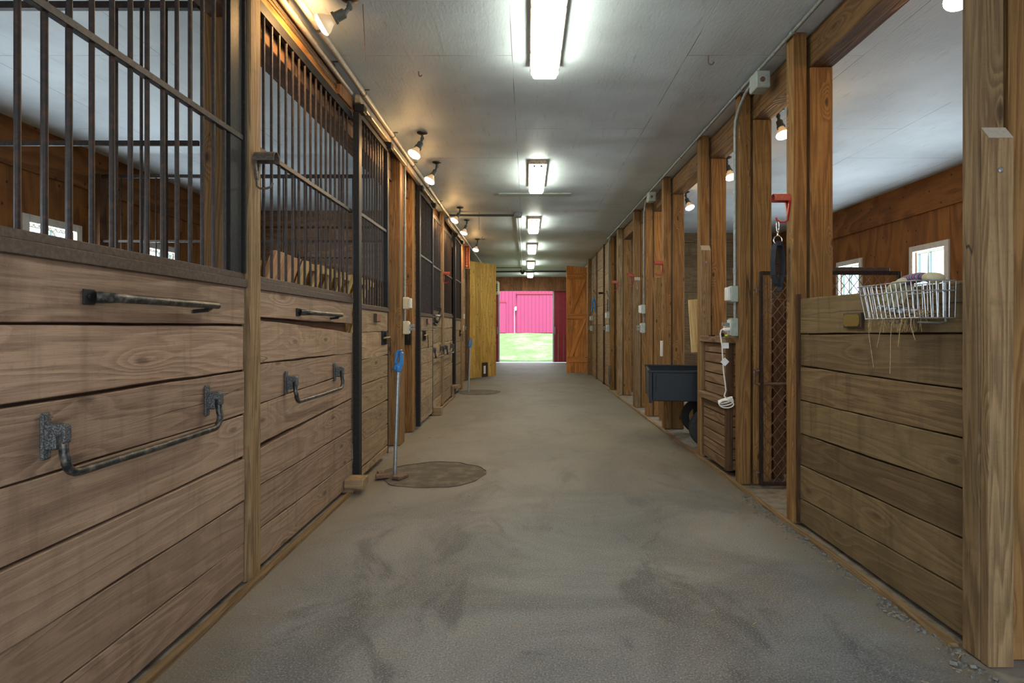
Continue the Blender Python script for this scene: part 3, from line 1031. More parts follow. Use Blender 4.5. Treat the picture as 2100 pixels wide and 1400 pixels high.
# sliding door track
for (a, c, lab) in ((4.60, 8.5, 'tan steel door track above the near and middle sliding doors'), (9.7, 12.3, 'tan steel door track above the far left sliding door')):
    root = thing('door_track', lab, 'door track', (-1.34, (a + c) / 2, 3.03))
    m = MB(); m.box(-1.357, -1.312, a, c, 3.03, 3.095, g=1); m.build('track_rail', M['track'], root, bevel=0.005)
    y = a + 0.3
    while y < c:
        m = MB(); m.box(-1.358, -1.3105, y, y + 0.04, 3.029, 3.10); m.build('track_bracket', M['conduit'], root)
        y += 0.75
m = MB()
prism_pts = [(4.28, 2.97), (4.60, 2.98), (4.62, 3.07), (4.45, 3.10), (4.30, 3.05)]
m.prism(prism_pts, -1.40, -1.375, Matrix(((0, 0, 1), (1, 0, 0), (0, 1, 0))), g=1)
tag(m.build('offcut_board', M['end_board'], None), 'rough brown offcut nailed at the start of the door track', 'board')
m = MB(); m.box(-1.42, -1.362, 11.0, 11.3, 2.99, 3.09)
tag(m.build('offcut_board', M['pale_pine'], None), 'pale wood block at the start of the far left door track', 'board')

# pipes and cables at the left edge of the ceiling
def pipe_run(name, label, pts, r, mat, clips=(), cat='pipe', clipm='dark_conduit'):
    root = thing(name, label, cat, pts[0])
    m = MB().tube(pts, r, 10); m.build('pipe_tube', M[mat], root, smooth=True)
    for (x, y, z) in clips:
        m = MB(); m.tube([(x - r * 1.25, y, z), (x - r * 1.25, y + 0.02, z)], 0.001, 4)
        m = MB().lathe([(r * 1.2, -0.014), (r * 1.2, 0.014)], (x, y, z), frame_to((0, 1, 0)), 12)
        m.box(x - r * 1.6, x + r * 2.4, y - 0.006, y + 0.006, z + r, z + r + 0.006)
        m.build('pipe_clip', M[clipm], root, smooth=True)
    return root


pipe_run('water_pipe', 'taupe pipe along the left edge of the ceiling, passing above the spot bulbs', [(-1.29, Y0, 3.105), (-1.285, 5.0, 3.10), (-1.29, 12, 3.105), (-1.30, Y1 - 0.1, 3.105)], 0.021, 'pipe',
         [(-1.288, y, 3.103) for y in (3.6, 4.6, 5.6, 6.6, 7.6, 8.6, 9.6)])
pipe_run('water_pipe', 'taupe pipe against the orange fascia above the near left grilles', [(-1.370, Y0, 3.10), (-1.370, 4.55, 3.085)], 0.020, 'pipe',
         [(-1.372, y, 3.098) for y in (3.3, 4.1)])
root = thing('cable', 'thin dark cables strung along the orange fascia board', 'cable', (-1.40, 1, 3.06))
for k in range(4):
    pts = []
    y = 0.0
    while y < 4.4:
        pts.append((-1.3975 + 0.003 * math.sin(y * 2 + k), y, 3.035 + 0.02 * k - 0.012 * abs(math.sin(y * 1.7 + k)) - 0.01 * (y > 3.6) * (y - 3.6)))
        y += 0.1
    MB().tube(pts, 0.003, 5).build('strand', M['dark_conduit'], root, smooth=True)

# partitions inside the left stalls
def partition(y, x0, x1, label, pitch, xoff, planks_mat='plank_right'):
    root = thing('stall_partition', label, 'stall partition', ((x0 + x1) / 2, y, 0))
    m = MB()
    for k in range(6):
        z = 0.02 + k * 0.24
        m.plank((x0, y), (x1, y), z, z, z + 0.235, z + 0.235, (0, 0.04), 8, 0.003)
    m.build('plank_cladding', M[planks_mat], root)
    m = MB(); m.box(x0, x1, y - 0.01, y + 0.05, 1.46, 1.51, g=0); m.build('sill_rail', M['rust_rail'], root)
    m = MB(); m.box(x0, x1, y + 0.012, y + 0.026, 2.175, 2.20, g=0); m.build('middle_rail', M['rust_bar'], root)
    m = MB(); m.box(x0, x1, y + 0.005, y + 0.035, 2.865, 2.90, g=0); m.build('top_rail', M['rust_bar'], root)
    m = MB(); m.box(x0, x0 + 0.09, y - 0.02, y + 0.09, 0, 2.9, g=2); m.build('wall_post', M['dark_wood'], root)
    x = xoff
    while x > x0 + 0.1:
        grille_bar(root, x, y + 0.019, 1.51, 2.865, 0.0075)
        x -= pitch
    return root


partition(2.94, XL + 0.02, -1.66, 'bar-topped plank partition between the two nearest left stalls', 0.1255, -1.70)
partition(6.25, XL + 0.02, -1.56, 'bar-topped plank partition at the back of the stall with the slatted pine panel', 0.124, -1.62)

# pine slatted panel leaning inside the second stall
root = thing('slatted_panel', 'slatted pine panel leaning inside the second left stall, behind its bars', 'pallet', (-1.9, 4.3, 0))
lean = Matrix.Rotation(math.radians(18), 3, 'Y')
def lean_pt(y, z, d=0.0):  # panel plane: top at x=-1.50,z=1.72, tilting away below
    t = 1.72 - z
    return Vector((-1.50 - t * math.tan(math.radians(20)) - d, y, z))
def lean_board(m, ya, yb, za, zb, th, d=0.0, g=2):
    P = []
    for k in range(8):
        y = yb if k & 2 else ya
        z = zb if k & 4 else za
        P.append(lean_pt(y, z, d + (0 if k & 1 else th)))
    m.hexa(P, g)
m = MB()
for k in range(3):
    lean_board(m, 3.50 + k * 0.135, 3.63 + k * 0.135, 0.02, 1.72 - 0.004 * k, 0.03)
tag(m.build('wide_boards', M['pink_pine'], root, bevel=0.003), 'pinkish boards at the near end')
y = 3.99
k = 0
m2 = MB()
while y < 5.55:
    m = MB(); lean_board(m, y, y + 0.10, 0.02, 1.715, 0.03); m.build('slat', M['pale_pine'], root, bevel=0.003)
    lean_board(m2, y + 0.10, y + 0.26, 1.66, 1.705, 0.04, 0.002, 1)
    y += 0.26
m2.build('top_rail', M['pale_pine'], root)
m = MB(); lean_board(m, 3.50, 5.6, 0.02, 1.66, 0.012, 0.06, 1); m.build('back_sheet', M['door_pine'], root)

# ------------------------------------------------------------------ hardware on the left fronts
def saddle_bar(y, z, label):
    root = thing('saddle_bar', label, 'bar', (LP, y, z), 'straight black saddle bars')
    m = MB(); m.box(LP, LP + 0.006, y - 0.005, y + 0.045, z - 0.024, z + 0.024)
    m.tube([(LP + 0.006, y + 0.015, z), (LP + 0.011, y + 0.015, z)], 0.007, 8)
    m.build('mount_plate', M['black_metal'], root, bevel=0.002)
    m = MB()
    pts = [(LP + 0.01, y + 0.04, z), (LP + 0.03, y + 0.06, z), (LP + 0.048, y + 0.09, z), (LP + 0.052, y + 0.14, z), (LP + 0.052, y + 0.69, z), (LP + 0.052, y + 0.70, z)]
    m.tube(pts, [0.020, 0.019, 0.016, 0.0155, 0.0155, 0.012], 14)
    m.build('tube', M['bar_black'], root, smooth=True)
    m = MB(); m.tube([(LP, y + 0.60, z - 0.028), (LP + 0.05, y + 0.62, z - 0.022), (LP + 0.052, y + 0.64, z - 0.012)], 0.008, 8)
    m.build('stop_lug', M['black_metal'], root, smooth=True)
    return root


sb = saddle_bar(1.82, 1.35, 'straight black saddle bar on the nearest left stall front')
dup(sb, (LP, 3.50, 1.35), 'straight black saddle bar on the second left stall front, above the dark wedge gap')


def blanket_bar(y0, y1, label):
    z = 0.935
    root = thing('blanket_bar', label, 'bar', (LP, y0, z), 'hinged black blanket bars')
    for y in (y0, y1):
        m = MB(); m.box(LP, LP + 0.010, y - 0.018, y + 0.018, z - 0.06, z + 0.075)
        m.box(LP + 0.01, LP + 0.065, y - 0.017, y + 0.017, z + 0.012, z + 0.045)
        m.box(LP + 0.01, LP + 0.045, y - 0.017, y + 0.017, z - 0.03, z + 0.02)
        m.box(LP + 0.058, LP + 0.070, y - 0.017, y + 0.017, z - 0.012, z + 0.042)
        m.build('hinge_bracket', M['dusty'], root, bevel=0.006)
    pts = [(LP + 0.055, y0, z + 0.02), (LP + 0.058, y0, z - 0.045)]
    for k in range(6):
        a = math.pi / 2 * k / 5
        pts.append((LP + 0.062, y0 + 0.05 * (1 - math.cos(a)), z - 0.055 - 0.05 * math.sin(a)))
    pts.append((LP + 0.064, (y0 + y1) / 2, z - 0.107))
    for k in range(6):
        a = math.pi / 2 * k / 5
        pts.append((LP + 0.062, y1 - 0.05 * (1 - math.sin(a)), z - 0.055 - 0.05 * math.cos(a)))
    pts += [(LP + 0.058, y1, z - 0.045), (LP + 0.055, y1, z + 0.02)]
    MB().tube(pts, 0.0125, 12).build('swing_tube', M['bar_black'], root, smooth=True)
    return root


bb = blanket_bar(1.672, 2.515, 'hinged black blanket bar with dusty brackets on the nearest left stall front')
dup(bb, (LP, 3.345, 0.935), 'hinged black blanket bar with dusty brackets on the second left stall front')
dup(bb, (LP, 8.44, 0.935), 'hinged black blanket bar below the script ironwork')
dup(bb, (LP, 9.68, 0.935), 'hinged black blanket bar on the front beside the red-bracket post')


for o_ in [o for o in bpy.data.objects if o.name.startswith(('saddle_bar', 'blanket_bar'))]:
    o_.location.x += 0.004


def bracket(mat_c, mat_p, loc, label, rz=0.0, group=None):
    root = thing('bridle_bracket', label, 'bracket', (0, 0, 0), group)
    # cradle: half round arch, axis along x
    m = MB(); n = 12; r0, r1 = 0.036, 0.0325
    for L in (0,):
        pr = [(r0 * math.cos(math.pi * k / n), r0 * math.sin(math.pi * k / n)) for k in range(n + 1)]
        pi_ = [(r1 * math.cos(math.pi * k / n), r1 * math.sin(math.pi * k / n)) for k in range(n, -1, -1)]
        pr = [(r0, -0.014)] + pr + [(-r0, -0.014), (-r1, -0.014)] + pi_ + [(r1, -0.014)]
    Mx = Matrix(((0, 0, 1), (1, 0, 0), (0, 1, 0)))
    m.prism(pr, 0.0, 0.105, Mx)
    m.build('cradle', M[mat_c], root)
    m = MB()
    for s in (1, -1):
        m.hexa([(0.0, s * 0.034, 0.0), (0.006, s * 0.034, 0.0), (0.0, s * 0.022, 0.0), (0.006, s * 0.022, 0.0),
                (0.0, s * 0.034, -0.0), (0.006, s * 0.034, -0.0), (0.0, s * 0.022, -0.0), (0.006, s * 0.022, 0.0)], 2) if False else None
        poly = [(s * 0.036, 0.0), (s * 0.020, 0.0), (s * 0.002, -0.075), (0.0, -0.11), (s * 0.014, -0.09), (s * 0.032, -0.03)]
        if s < 0: poly = poly[::-1]
        m.prism(poly, 0.0, 0.012, Mx)
    m.prism([(-0.012, -0.06), (0.012, -0.06), (0.012, -0.10), (-0.012, -0.10)], 0.0, 0.010, Mx)
    m.build('back_plate', M[mat_p], root)
    m = MB()
    m.tube([(0.006, 0, -0.10), (0.008, 0, -0.135), (0.02, 0, -0.146), (0.055, 0, -0.146), (0.075, 0, -0.138), (0.085, 0, -0.118)], 0.006, 8)
    m.build('hook', M[mat_p], root, smooth=True)
    root.location = loc
    root.rotation_euler = (0, 0, rz)
    return root


bracket('iron', 'iron', (LF, 2.935, 2.10), 'weathered grey-brown bridle bracket on the slim left post')
RB = 'red enamel bridle brackets'
red1 = bracket('red_dusty', 'red', (RF, 3.80, 2.09), 'red bridle bracket on the right post holding a black strap', math.pi, RB)
dup(red1, (RF, 7.345, 2.07), 'red bridle bracket on the right post just beyond the dark cart', math.pi, RB)
dup(red1, (RF, 9.35, 2.10), 'red bridle bracket, middle one of three on the right posts past the cart', math.pi, RB)
dup(red1, (RF, 11.0, 2.12), 'red bridle bracket, farthest one on the right posts', math.pi, RB)
dup(red1, (LF, 9.51, 2.14), 'red bridle bracket on the left side, on a slim post between grilles', 0.0, RB)

# black script ironwork, its letters not legible
root = thing('script_ironwork', 'black script ironwork on a stall front on the left, beneath white hooks', 'wall sign', (LP, 8.9, 1.36))
m = MB()
xs = LP + 0.012
pts = [(xs, 8.62 + 0.62 * t, 1.315 + 0.09 * (2 * t - 0.85) ** 2 * (1.0 if t > 0.42 else 0.3)) for t in [k / 16 for k in range(17)]]
m.tube(pts, 0.012, 6)
m.build('swash', M['black_metal'], root, smooth=True)
m = MB()
pts = []
for k in range(90):
    t = k / 89
    pts.append((xs, 8.63 + 0.42 * t + 0.012 * math.sin(t * 44), 1.365 + (0.055 if t < 0.45 else 0.024) * math.sin(t * 38) - 0.02 * t))
m.tube(pts, 0.006, 5)
m.build('script_stroke', M['black_metal'], root, smooth=True)
m = MB(); m.box(LP + 0.016, LP + 0.05, 8.74, 8.98, 1.445, 1.462); m.build('white_strip', M['white_paint'], root)
for k in range(2):
    m = MB(); y = 8.78 + 0.1 * k
    m.tube([(LP + 0.045, y, 1.46), (LP + 0.06, y + 0.02, 1.50), (LP + 0.075, y + 0.05, 1.545), (LP + 0.06, y + 0.01, 1.575), (LP + 0.045, y - 0.03, 1.57)], 0.006, 6)
    m.build('hook', M['black_metal'], root, smooth=True)

# wooden door guide blocks on the floor
m = MB(); m.box(LP + 0.005, -1.235, 4.40, 4.56, 0.045, 0.115, g=0); m.box(LP - 0.02, -1.32, 4.43, 4.53, 0.0, 0.046, g=0)
tag(m.build('door_guide_block', M['plank_far'], None, bevel=0.006), 'weathered wood block at the foot of the near sliding door', 'block')
m = MB(); m.box(LP + 0.005, -1.24, 8.45, 8.62, 0.0, 0.11, g=0)
tag(m.build('door_guide_block', M['plank_far'], None, bevel=0.006), 'wood block at the foot of the front with script ironwork', 'block')
m = MB(); m.box(LP + 0.005, -1.25, 10.66, 10.84, 0.16, 0.22, g=0); m.box(LP + 0.002, -1.34, 10.68, 10.82, 0.0, 0.161, g=0)
tag(m.build('door_guide_block', M['plank_far'], None, bevel=0.006), 'wood block at the foot of the far left sliding door', 'block')


# hydrants
def hydrant(x, y, label, lean=0.03):
    root = thing('yard_hydrant', label, 'hydrant', (0, 0, 0), 'frost-proof yard hydrants')
    m = MB().tube([(0, 0, 0), (lean * 0.45, 0, 0.45), (lean, 0, 0.93)], 0.0165, 12)
    m.build('standpipe', M['galv'], root, smooth=True)
    m = MB()
    hx = lean
    m.lathe([(0.020, 0.885), (0.026, 0.895), (0.028, 0.93), (0.022, 0.945)], (hx, 0, 0), None, 14)
    m.prism([(-0.038, 0.905), (0.024, 0.90), (0.040, 0.955), (0.040, 1.045), (0.030, 1.06), (0.015, 1.055), (0.012, 0.975), (-0.002, 0.96), (-0.03, 0.95)],
            -0.022, 0.022, Matrix(((1, 0, 0), (0, 0, 1), (0, 1, 0))), (hx, 0, 0))
    m.build('head', M['blue'], root, bevel=0.006)
    m = MB()
    m.prism([(-0.030, 0.955), (-0.012, 0.955), (0.005, 1.055), (0.03, 1.065), (0.03, 1.075), (-0.006, 1.072), (-0.018, 1.05)],
            -0.030, 0.030, Matrix(((1, 0, 0), (0, 0, 1), (0, 1, 0))), (hx, 0, 0))
    m.build('lift_handle', M['blue'], root, bevel=0.006)
    m = MB().tube([(hx - 0.03, 0, 0.925), (hx - 0.045, 0, 0.905), (hx - 0.047, 0, 0.885)], 0.011, 10)
    m.build('spout', M['iron'], root, smooth=True)
    root.location = (x, y, 0)
    return root


hy = hydrant(-1.115, 4.93, 'blue-headed hydrant on a steel pipe in the near round floor patch')
dup(hy, (-1.145, 11.45, 0.0), 'blue-headed hydrant on a steel pipe near the yellow barn door')
for (x, y, r, lab) in ((-0.80, 5.03, 0.44, 'round patch of dark earth in the floor at the near hydrant'),
                       (-0.95, 11.5, 0.42, 'round patch of dark earth in the floor at the far hydrant')):
    m = MB()
    n = 48
    r0_ = r
    rr_ = [r0_ * (1 + 0.025 * math.sin(5 * 2 * math.pi * k / 48) + 0.02 * math.sin(11 * 2 * math.pi * k / 48 + 1) + R.uniform(-.008, .008)) for k in range(48)]
    ring = [(x + max(-0.53, rr_[k] * math.cos(2 * math.pi * k / n)), y + rr_[k] * math.sin(2 * math.pi * k / n), 0.003 + 0.003 * R.random()) for k in range(n)]
    inner = [(x + max(-0.5, (rr_[k] - 0.05) * math.cos(2 * math.pi * k / n)), y + (rr_[k] - 0.05) * math.sin(2 * math.pi * k / n), 0.010 + 0.004 * R.random()) for k in range(n)]
    for k in range(n):
        m.face([ring[k], ring[(k + 1) % n], inner[(k + 1) % n], inner[k]])
        m.face([inner[k], inner[(k + 1) % n], (x, y, 0.014)])
    tag(m.build('earth_patch', M['patch'], None, smooth=True), lab, 'floor patch')
    rim = MB().tube([(x + max(-0.53, (rr_[k % 48] + .003) * math.cos(2 * math.pi * k / n)), y + (rr_[k % 48] + .003) * math.sin(2 * math.pi * k / n), 0.004) for k in range(2, n // 2 + 2)], 0.005, 5)
    e = rim.build('earth_rim', M['rubber'], None, smooth=True)
    e.parent = bpy.data.objects[[o.name for o in bpy.data.objects if o.name.startswith('earth_patch')][-1]]
# broken bricks round the near hydrant
for k, (x, y, s, a) in enumerate(((-1.20, 4.86, 0.07, 0.3), (-1.05, 4.84, 0.08, 1.1), (-1.24, 4.95, 0.05, 2.0))):
    m = MB().obox((x, y, 0.028), (s * 1.6, s, 0.03), Matrix.Rotation(a, 3, 'Z'))
    tag(m.build('brick_fragment', M['rust'], None, bevel=0.006),
        ['broken reddish fragment left of the near hydrant foot', 'broken reddish fragment just right of the near hydrant foot', 'broken reddish fragment between hydrant foot and sliding door'][k], 'rubble')


# ------------------------------------------------------------------ right side posts, beam, half wall
RY = [2.29, 3.84, 4.78, 5.85, 7.39, 8.46, 9.40, 11.10, 12.1]
rlabels = ['nearest right post, thick and paired with a short bolted board, at the picture edge',
           'right post pair holding the black strap, at the end of the half wall',
           'right post pair carrying the conduit and outlet with the white cord',
           'right post pair between the stacked chests and the dark cart',
           'right post pair just beyond the dark cart, with a red bracket',
           'right post pair with the second conduit down its face',
           'right post pair carrying the middle of the distant red brackets, with a short front board',
           'dark right post pair with the farthest red bracket',
           'last right post pair before the pale plank wall']
for k, yf in enumerate(RY):
    yn = yf - 0.092
    root = thing('timber_post', rlabels[k], 'post', (RF + 0.1, yf - 0.05, 0), 'paired posts along the right side')
    m = MB(); m.box(RF, RF + 0.094, yn, yf, 0, H, g=2)
    m.build('front_post', M['post_grey' if k in (0, 7) else 'post'], root, bevel=0.006)
    m = MB(); m.box(RF + 0.115, RF + 0.262 + (0.1 if k == 0 else 0), yn + 0.004, yn + 0.15, 0, 2.93, g=2)
    m.build('main_post', M['post'], root, bevel=0.006)
    if k in (0, 3, 6):
        zt = 1.965 if k == 0 else 2.03
        m = MB()
        P = [(RF + 0.002, yn - 0.04, 0), (RF + 0.097, yn - 0.04, 0), (RF + 0.002, yn - 0.001, 0), (RF + 0.097, yn - 0.001, 0),
             (RF + 0.002, yn - 0.04, zt - 0.012), (RF + 0.097, yn - 0.04, zt - 0.012), (RF + 0.002, yn - 0.001, zt + 0.04), (RF + 0.097, yn - 0.001, zt + 0.04)]
        m.hexa(P, 2)
        s = m.build('sister_board', M['post_grey'], root, bevel=0.003)
        m = MB(); m.face([(RF + 0.004, yn - 0.0405, zt - 0.011), (RF + 0.095, yn - 0.0405, zt - 0.011), (RF + 0.095, yn - 0.002, zt + 0.040), (RF + 0.004, yn - 0.002, zt + 0.040)])
        tag(m.build('cut_end', M['pale_cut'], s), 'pale slanting saw cut')
        m = MB().lathe([(0.011, 0), (0.011, 0.004), (0.006, 0.008)], (RF + 0.045, yn - 0.04, zt - 0.13), frame_to((0, -1, 0)), 6)
        m.build('bolt', M['galv'], s)
m = MB()
ys = [Y0] + [y - 0.02 for y in RY] + [Y1]
for a, c in zip(ys[:-1], ys[1:]):
    m.box(RF + 0.115, RF + 0.262, a, c, 2.93, H - 0.01, g=1)
tag(m.build('header_beam', M['beam'], None, bevel=0.004), 'brown timber beam running along the top of the right posts', 'beam')

root = thing('half_wall', 'plank half wall on the right, under the wire basket', 'half wall', (1.76, 3.0, 0))
SR0 = [1.448, 1.231, 1.008, 0.812, 0.612, 0.412, 0.205, 0.02]
SR1 = [1.440, 1.216, 1.012, 0.795, 0.580, 0.385, 0.170, 0.02]
m = MB()
for k in range(7):
    m.plank((1.74 + R.uniform(-.003, .003), 2.30), (1.74 + R.uniform(-.003, .003), 3.80), SR0[k + 1] + 0.004, SR1[k + 1] + 0.004, SR0[k] - 0.003, SR1[k] - 0.003, (0.042, 0), 14, 0.0025)
m.build('plank_cladding', M['plank_right'], root, bevel=0.003)
m = MB(); m.box(1.80, 1.82, 2.30, 3.74, 0, 1.42); m.build('seam_shade_board', M['dark_wood'], root)  # dark sheet added behind the planks so their gaps look shaded
m = MB(); m.box(1.705, 1.738, 3.70, 3.745, 0.0, 1.45, g=2) if False else m.box(1.722, 1.742, 3.722, 3.746, 0.02, 1.47, g=2)
m.build('end_batten', M['dark_wood'], root)
m = MB()
for pts in ([(2.34, 1.357), (2.6, 1.352), (2.85, 1.349), (3.05, 1.345), (3.19, 1.348), (3.33, 1.343), (3.42, 1.345), (3.51, 1.343), (3.65, 1.333), (3.78, 1.325)],
            [(3.28, 0.774), (3.36, 0.764), (3.48, 0.742), (3.55, 0.722), (3.71, 0.684)], [(2.42, 0.93), (2.6, 0.905), (2.7, 0.91)]):
    for (a, za_), (c, zc_) in zip(pts[:-1], pts[1:]):
        for q in range(4):
            t0, t1 = q / 4, (q + 1) / 4
            j0 = 0.0015 * math.sin(37 * (a + (c - a) * t0)); j1 = 0.0015 * math.sin(37 * (a + (c - a) * t1))
            m.tube([(1.7405, a + (c - a) * t0, za_ + (zc_ - za_) * t0 + j0), (1.7405, a + (c - a) * t1, za_ + (zc_ - za_) * t1 + j1)], 0.0018, 4)
m.build('cracks', M['rubber'], root)
m = MB(); m.box(1.722, 1.739, 3.02, 3.19, 1.255, 1.335); m.build('plaque_block', M['plaque'], root, bevel=0.003)
m = MB()
py0, py1, pz0, pz1, cc = 3.03, 3.18, 1.263, 1.327, 0.014
m.prism([(py0 + cc, pz0), (py1 - cc, pz0), (py1, pz0 + cc), (py1, pz1 - cc), (py1 - cc, pz1), (py0 + cc, pz1), (py0, pz1 - cc), (py0, pz0 + cc)],
        1.718, 1.722, Matrix(((0, 0, 1), (1, 0, 0), (0, 1, 0))))
tag(m.build('plaque_face', M['brass'], root), 'tarnished brass plate with clipped corners')

# partition behind the mesh gate
root = thing('stall_partition', 'dark reddish plank partition behind the rusty mesh gate', 'stall partition', (3.5, 4.95, 0))
m = MB()
for k in range(6):
    z = 0.02 + k * 0.232
    m.plank((1.97, 4.95), (XR - 0.01, 4.95), z, z, z + 0.226, z + 0.226, (0, 0.04), 8, 0.004)
m.build('plank_cladding', M['dark_wood'], root)
m = MB(); m.box(2.06, 2.15, 4.89, 4.945, 0, 1.5, g=2); m.build('stud', M['dark_wood'], root, bevel=0.004)

# mesh gate swung into the bay
root = thing('mesh_gate', 'rusty diamond-mesh gate standing open behind the post with the strap', 'gate', (1.84, 4.60, 0.01))
gx0, gx1, gz0, gz1, gy = 1.84, 2.92, 0.02, 1.70, 4.60
m = MB()
for x in (gx0, gx1):
    m.box(x - 0.012, x + 0.012, gy - 0.015, gy + 0.015, gz0, gz1)
for z in (gz0 + 0.012, gz1 - 0.012):
    m.box(gx0, gx1, gy - 0.013, gy + 0.013, z - 0.014, z + 0.014)
m.build('gate_frame', M['rust_bar'], root, bevel=0.002)
m = MB(); m.tube([(gx0 - 0.05, gy, 0.92), (gx0 - 0.055, gy, 0.83), (gx0 - 0.03, gy, 0.815), (gx1, gy, 0.83)], 0.011, 8)
m.build('middle_rod', M['rust'], root, smooth=True)
m = MB()
L, Hh = gx1 - gx0, gz1 - gz0
sl = 1.25
k = -40
while k < 40:
    ya = k * 0.075
    yb = ya + Hh / sl
    if yb > 0 and ya < L:
        ta = max(0, -ya / (yb - ya)); tb = min(1, (L - ya) / (yb - ya))
        A = (ya + (yb - ya) * ta, Hh * ta); B = (ya + (yb - ya) * tb, Hh * tb)
        for sg in (1, -1):
            a0, b0 = (A[0], B[0]) if sg > 0 else (L - A[0], L - B[0])
            m.tube([(gx0 + a0, gy + 0.003 * sg, gz0 + A[1]), (gx0 + b0, gy + 0.003 * sg, gz0 + B[1])], 0.0029, 4)
    k += 1
m.build('wire_mesh', M['rust'], root)
m = MB(); m.box(2.33, 2.84, gy - 0.02, gy + 0.05, gz1, gz1 + 0.032, g=0); m.build('top_strip', M['rust_rail'], root, bevel=0.003)
for z in (0.12, 0.92, 1.56):
    m = MB(); m.tube([(gx0 - 0.03, gy + 0.06, z), (gx0 - 0.03, gy + 0.01, z), (gx0 - 0.012, gy, z)], 0.009, 8)
    m.tube([(gx0 - 0.03, gy + 0.012, z - 0.04), (gx0 - 0.03, gy + 0.012, z + 0.02)], 0.010, 8)
    m.build('hinge_pin', M['rust'], root, smooth=True)

# ------------------------------------------------------------------ wire basket with glove, packet and hay
root = thing('wire_basket', 'zinc wire basket hung on the half wall, filled with hay and a glove', 'basket', (1.65, 2.55, 1.29))
bx0, bx1, by0, by1, bz0, bz1 = 1.585, 1.725, 2.36, 2.74, 1.295, 1.425
fl = 0.02
def rim(z, e, r):
    return MB().tube([(bx0 - e, by0 - e * .3, z), (bx1, by0 - e * .3, z), (bx1, by1 + e, z), (bx0 - e, by1 + e, z)], r, 6, closed=True)
m = MB()
for z, e in ((bz1 + 0.02, fl + 0.005), (bz1 - 0.02, fl * 0.8), (bz0, 0.0)):
    P = [(bx0 - e, by0 - e * .3, z), (bx1, by0 - e * .3, z), (bx1, by1 + e, z), (bx0 - e, by1 + e, z)]
    for k in range(4):
        m.tube([P[k], P[(k + 1) % 4]], 0.0028, 6)
m.build('rim_wires', M['wire'], root, smooth=True)
m = MB()
zt = bz1 + 0.02
for k in range(13):
    y = by0 + (by1 - by0) * k / 12
    yt = by0 - fl * .3 + (by1 - by0 + fl * 1.3) * k / 12
    m.tube([(bx0, y, bz0), (bx0 - fl, yt, zt)], 0.0022, 6)
    m.tube([(bx1, y, bz0), (bx1, yt, zt)], 0.0022, 6)
for k in range(7):
    x = bx0 + (bx1 - bx0) * k / 6
    xt = bx0 - fl + (bx1 - bx0 + fl) * k / 6
    m.tube([(x, by0, bz0), (xt, by0 - fl * .3, zt)], 0.0022, 6)
    m.tube([(x, by1, bz0), (xt, by1 + fl, zt)], 0.0022, 6)
m.build('side_wires', M['wire'], root, smooth=True)
m = MB()
for k in range(15):
    y = by0 + (by1 - by0) * k / 14
    m.tube([(bx0, y, bz0), (bx1, y, bz0)], 0.0022, 6)
m.build('bottom_wires', M['rust'], root, smooth=True)
m = MB()
for y in (2.42, 2.62):
    m.tube([(bx1 + 0.006, y, bz1 + 0.03), (bx1 + 0.006, y, bz0 - 0.015), (bx1 - 0.02, y, bz0 - 0.02), (bx0 + 0.03, y, bz0 - 0.018)], 0.004, 8)
m.build('hanger_loops', M['galv'], root, smooth=True)

# hay
m = MB()
for k in range(230):
    x = R.uniform(bx0 + 0.005, bx1 - 0.005); y = R.uniform(by0 + 0.02, by1 - 0.01)
    if R.random() < 0.7: y = R.uniform(2.5, by1 - 0.01)
    z = bz0 + R.uniform(0.004, 0.03)
    a = R.uniform(0, 6.28); l = R.uniform(0.02, 0.06)
    m.tube([(x, y, z), (x + l * .5 * math.cos(a), y + l * .5 * math.sin(a), z + R.uniform(-.006, .012)), (x + l * math.cos(a), y + l * math.sin(a), z + R.uniform(-.01, .01))], 0.0011, 3)
for k in range(70):
    x = R.uniform(bx0 - 0.005, bx1 - 0.02); y = R.uniform(2.48, by1 + .01); z = bz0 + 0.005
    l = R.uniform(0.02, 0.07)
    dx, dy = R.uniform(-.02, .02), R.uniform(-.03, .03)
    m.tube([(x, y, z), (x + dx * .6, y + dy * .5, z - l * .5), (x + dx, y + dy, z - l)], 0.001, 3)
for (x, y, l, dy) in ((1.578, 2.70, 0.22, -0.03), (1.578, 2.53, 0.24, 0.02), (1.575, 2.46, 0.12, 0.03), (1.58, 2.60, 0.13, 0.05), (1.575, 2.40, 0.09, -0.02)):
    m.tube([(x, y, bz0), (x - .004, y + dy * .2, bz0 - l * .35), (x, y + dy * .6, bz0 - l * .7), (x + .003, y + dy, bz0 - l)], 0.0014, 4)
tag(m.build('hay', M['straw'], None), 'wisps of hay in the wire basket and dangling beneath it', 'hay', None, 'stuff')
m = MB().obox((1.645, 2.60, bz0 + 0.042), (0.09, 0.17, 0.022), Matrix.Rotation(0.16, 3, 'X'))
tag(m.build('packet', M['packet'], None, bevel=0.006), 'black and white printed packet lying on hay in the basket', 'packet')


